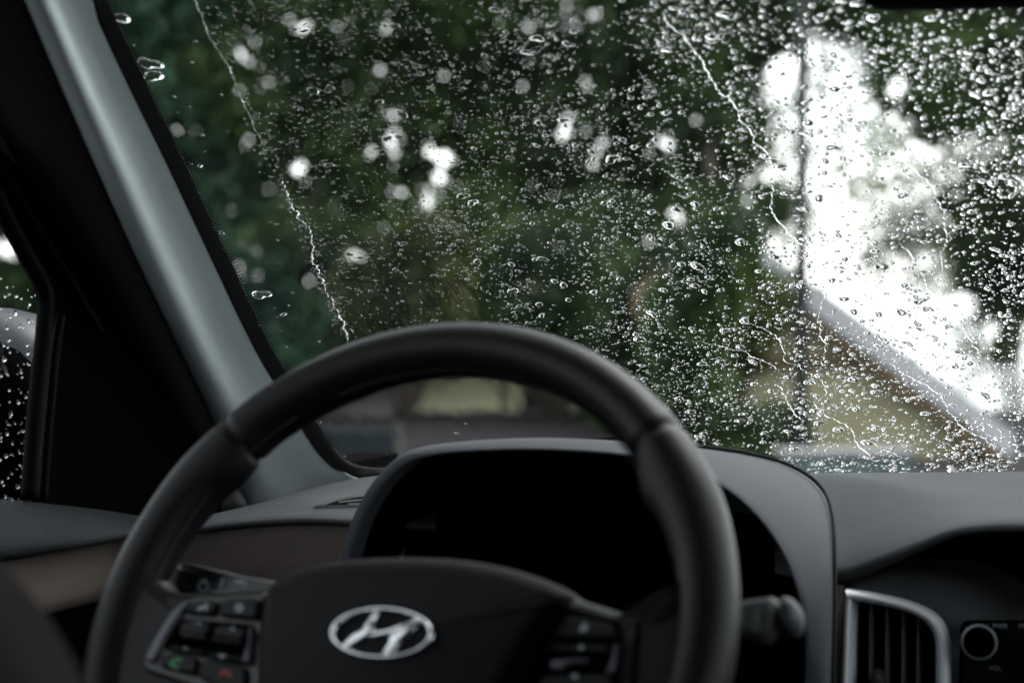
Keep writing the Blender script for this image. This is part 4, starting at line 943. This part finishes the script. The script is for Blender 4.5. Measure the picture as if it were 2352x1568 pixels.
tree('dark tree above the right half of the steering wheel', [(1450, 60, 300, 27, 1), (1430, 370, 290, 27, 1), (1460, -300, 340, 28, 1), (1400, 650, 220, 25, 1), (1520, 620, 170, 25, 1)], 26000, 0, 1430, 28, high=[(1450, -900, 430, 27, 1), (1490, -1500, 420, 27, 1), (1420, -600, 330, 27, 1)])
tree('dark tree bordering the bright sky left of the pole', [(1640, 60, 170, 25, 1), (1640, 300, 140, 25, 1), (1640, 540, 130, 24, 1), (1620, -180, 230, 26, 1), (1700, 20, 110, 25, 1), (1650, 700, 110, 23, 1), (1770, 40, 100, 25, 1), (1760, 470, 55, 25, 1)], 16000, 0, 1620, 25, high=[(1700, -700, 350, 25, 1), (1850, -500, 220, 25, 1), (1780, -1300, 400, 25, 1)])
tree('dark leafy tree overhanging the upper right of the windshield', [(2240, 150, 190, 24, 1), (2100, 60, 110, 24, 1), (2350, 250, 150, 24, 1), (2000, 40, 80, 25, 1), (1900, 20, 70, 25, 1), (2400, 0, 200, 25, 1), (2150, 230, 90, 24, 1), (2600, 200, 300, 25, 1), (2250, -120, 180, 25, 1), (2040, 190, 60, 24, 1)], 20000, 0, 2560, 25, high=[(2250, -600, 360, 24, 1), (2350, -1200, 420, 24, 1), (2700, -700, 400, 24, 1)])
tree('rounded dark tree at the right edge beyond the pale roof', [(2300, 540, 130, 27, 1), (2250, 640, 90, 27, 1), (2330, 690, 60, 27, 1), (2220, 480, 60, 27, 1), (2450, 600, 200, 27, 1), (2290, 450, 80, 27, 1)], 9000, 0, 2400, 27)
NOGAP[0] = True
_br = [(1985, 605), (2040, 565), (2095, 530), (2150, 500), (2050, 300), (1960, 420), (2130, 640), (1890, 330), (2060, 470), (2120, 390), (2180, 560), (2000, 130), (2200, 760), (2020, 360), (1980, 250), (1800, 400), (1790, 250), (1900, 110), (1960, 90), (1760, 330), (1850, 500), (2240, 400), (2310, 330), (2260, 800), (2340, 770), (1880, 200), (1990, 480), (2290, 370), (2200, 330), (2330, 350), (2080, 560), (2150, 600), (2180, 420), (1780, 570), (1800, 480), (2270, 830)]
tree('thin pale branches crossing the bright sky', [(x, y, 75, 34, 1) for x, y in _br], 4600, 1, 2310, 34, .075)
NOGAP[0] = False
# lower planting
tree('bushy olive shrub in front of the yellow house, left', [(960, 700, 120, 20.5, 1), (850, 740, 120, 20.5, 1), (1060, 740, 100, 20.5, 1), (900, 650, 110, 20.5, 1), (1000, 600, 90, 20.5, 1), (1000, 790, 60, 20.5, 1)], 11000, 2, 930, 20.5, .08, 'garden_shrub', 'shrub', None, False)
tree('bushy green shrub in front of the yellow house, right', [(1180, 730, 120, 20.5, 1), (1290, 710, 130, 20.5, 1), (1400, 760, 120, 20.5, 1), (1350, 650, 120, 20.5, 1), (1180, 620, 90, 20.5, 1), (1120, 800, 50, 20.5, 1)], 12000, 1, 1280, 20.5, .08, 'garden_shrub', 'shrub', None, False)
tree('dark hedge left of the ochre house', [(1480, 760, 120, 19, 1), (1560, 720, 100, 19, 1), (1500, 880, 110, 19, 1), (1600, 640, 90, 19, 1), (1440, 900, 90, 19, 1), (1650, 600, 70, 19, 1)], 9000, 0, 1520, 19, .08, 'garden_shrub', 'shrub', None, False)
tree('dark bush between the pillar and the metal gate', [(640, 820, 130, 20.5, 1), (740, 800, 110, 20.5, 1), (560, 700, 120, 20.5, 1), (780, 840, 60, 20.5, 1), (500, 860, 140, 20.5, 1), (420, 640, 120, 20.5, 1)], 11000, 3, 650, 20.6, .08, 'garden_shrub', 'shrub', None, False)
tree('green bush low in front of the ochre house', [(1590, 800, 55, 14.8, .5), (1570, 860, 50, 14.8, .5), (1620, 890, 30, 14.8, .5), (1690, 560, 50, 14.8, .5), (1650, 620, 60, 14.8, .5), (1600, 680, 70, 14.8, .5), (1560, 760, 70, 14.8, .5), (1730, 590, 28, 14.8, .5)], 8000, 1, 1590, 14.8, .07, 'garden_shrub', 'shrub', None, False)
tree('low dark planting along the foot of the ochre house', [(1580, 1010, 60, 14.9, .5), (1660, 1030, 60, 14.9, .5), (1740, 1020, 55, 14.9, .5), (1800, 1000, 40, 14.9, .5), (1640, 960, 40, 14.9, .5)], 3500, 0, 1680, 14.9, .07, 'garden_shrub', 'shrub', None, False)
tree('thin climbing plant on the left half of the ochre wall', [(1660, 800, 90, 15.6, .5), (1720, 740, 70, 15.6, .5), (1780, 690, 50, 15.6, .5), (1620, 900, 70, 15.6, .5)], 1300, 2, 1650, 15.6, .06, 'climbing_plant', 'plant', None, False)
# seen through the driver side window
tree('tree seen through the driver side window', [(-60, 350, 120, 22, 1), (-140, 640, 120, 22, 1), (60, 800, 110, 22, 1), (-60, 860, 160, 22, 1), (100, 620, 45, 22, 1), (-250, 300, 250, 22, 1), (-60, 1000, 160, 20, 1), (0, 470, 70, 22, 1), (20, 680, 60, 22, 1)], 26000, 0, -160, 22)
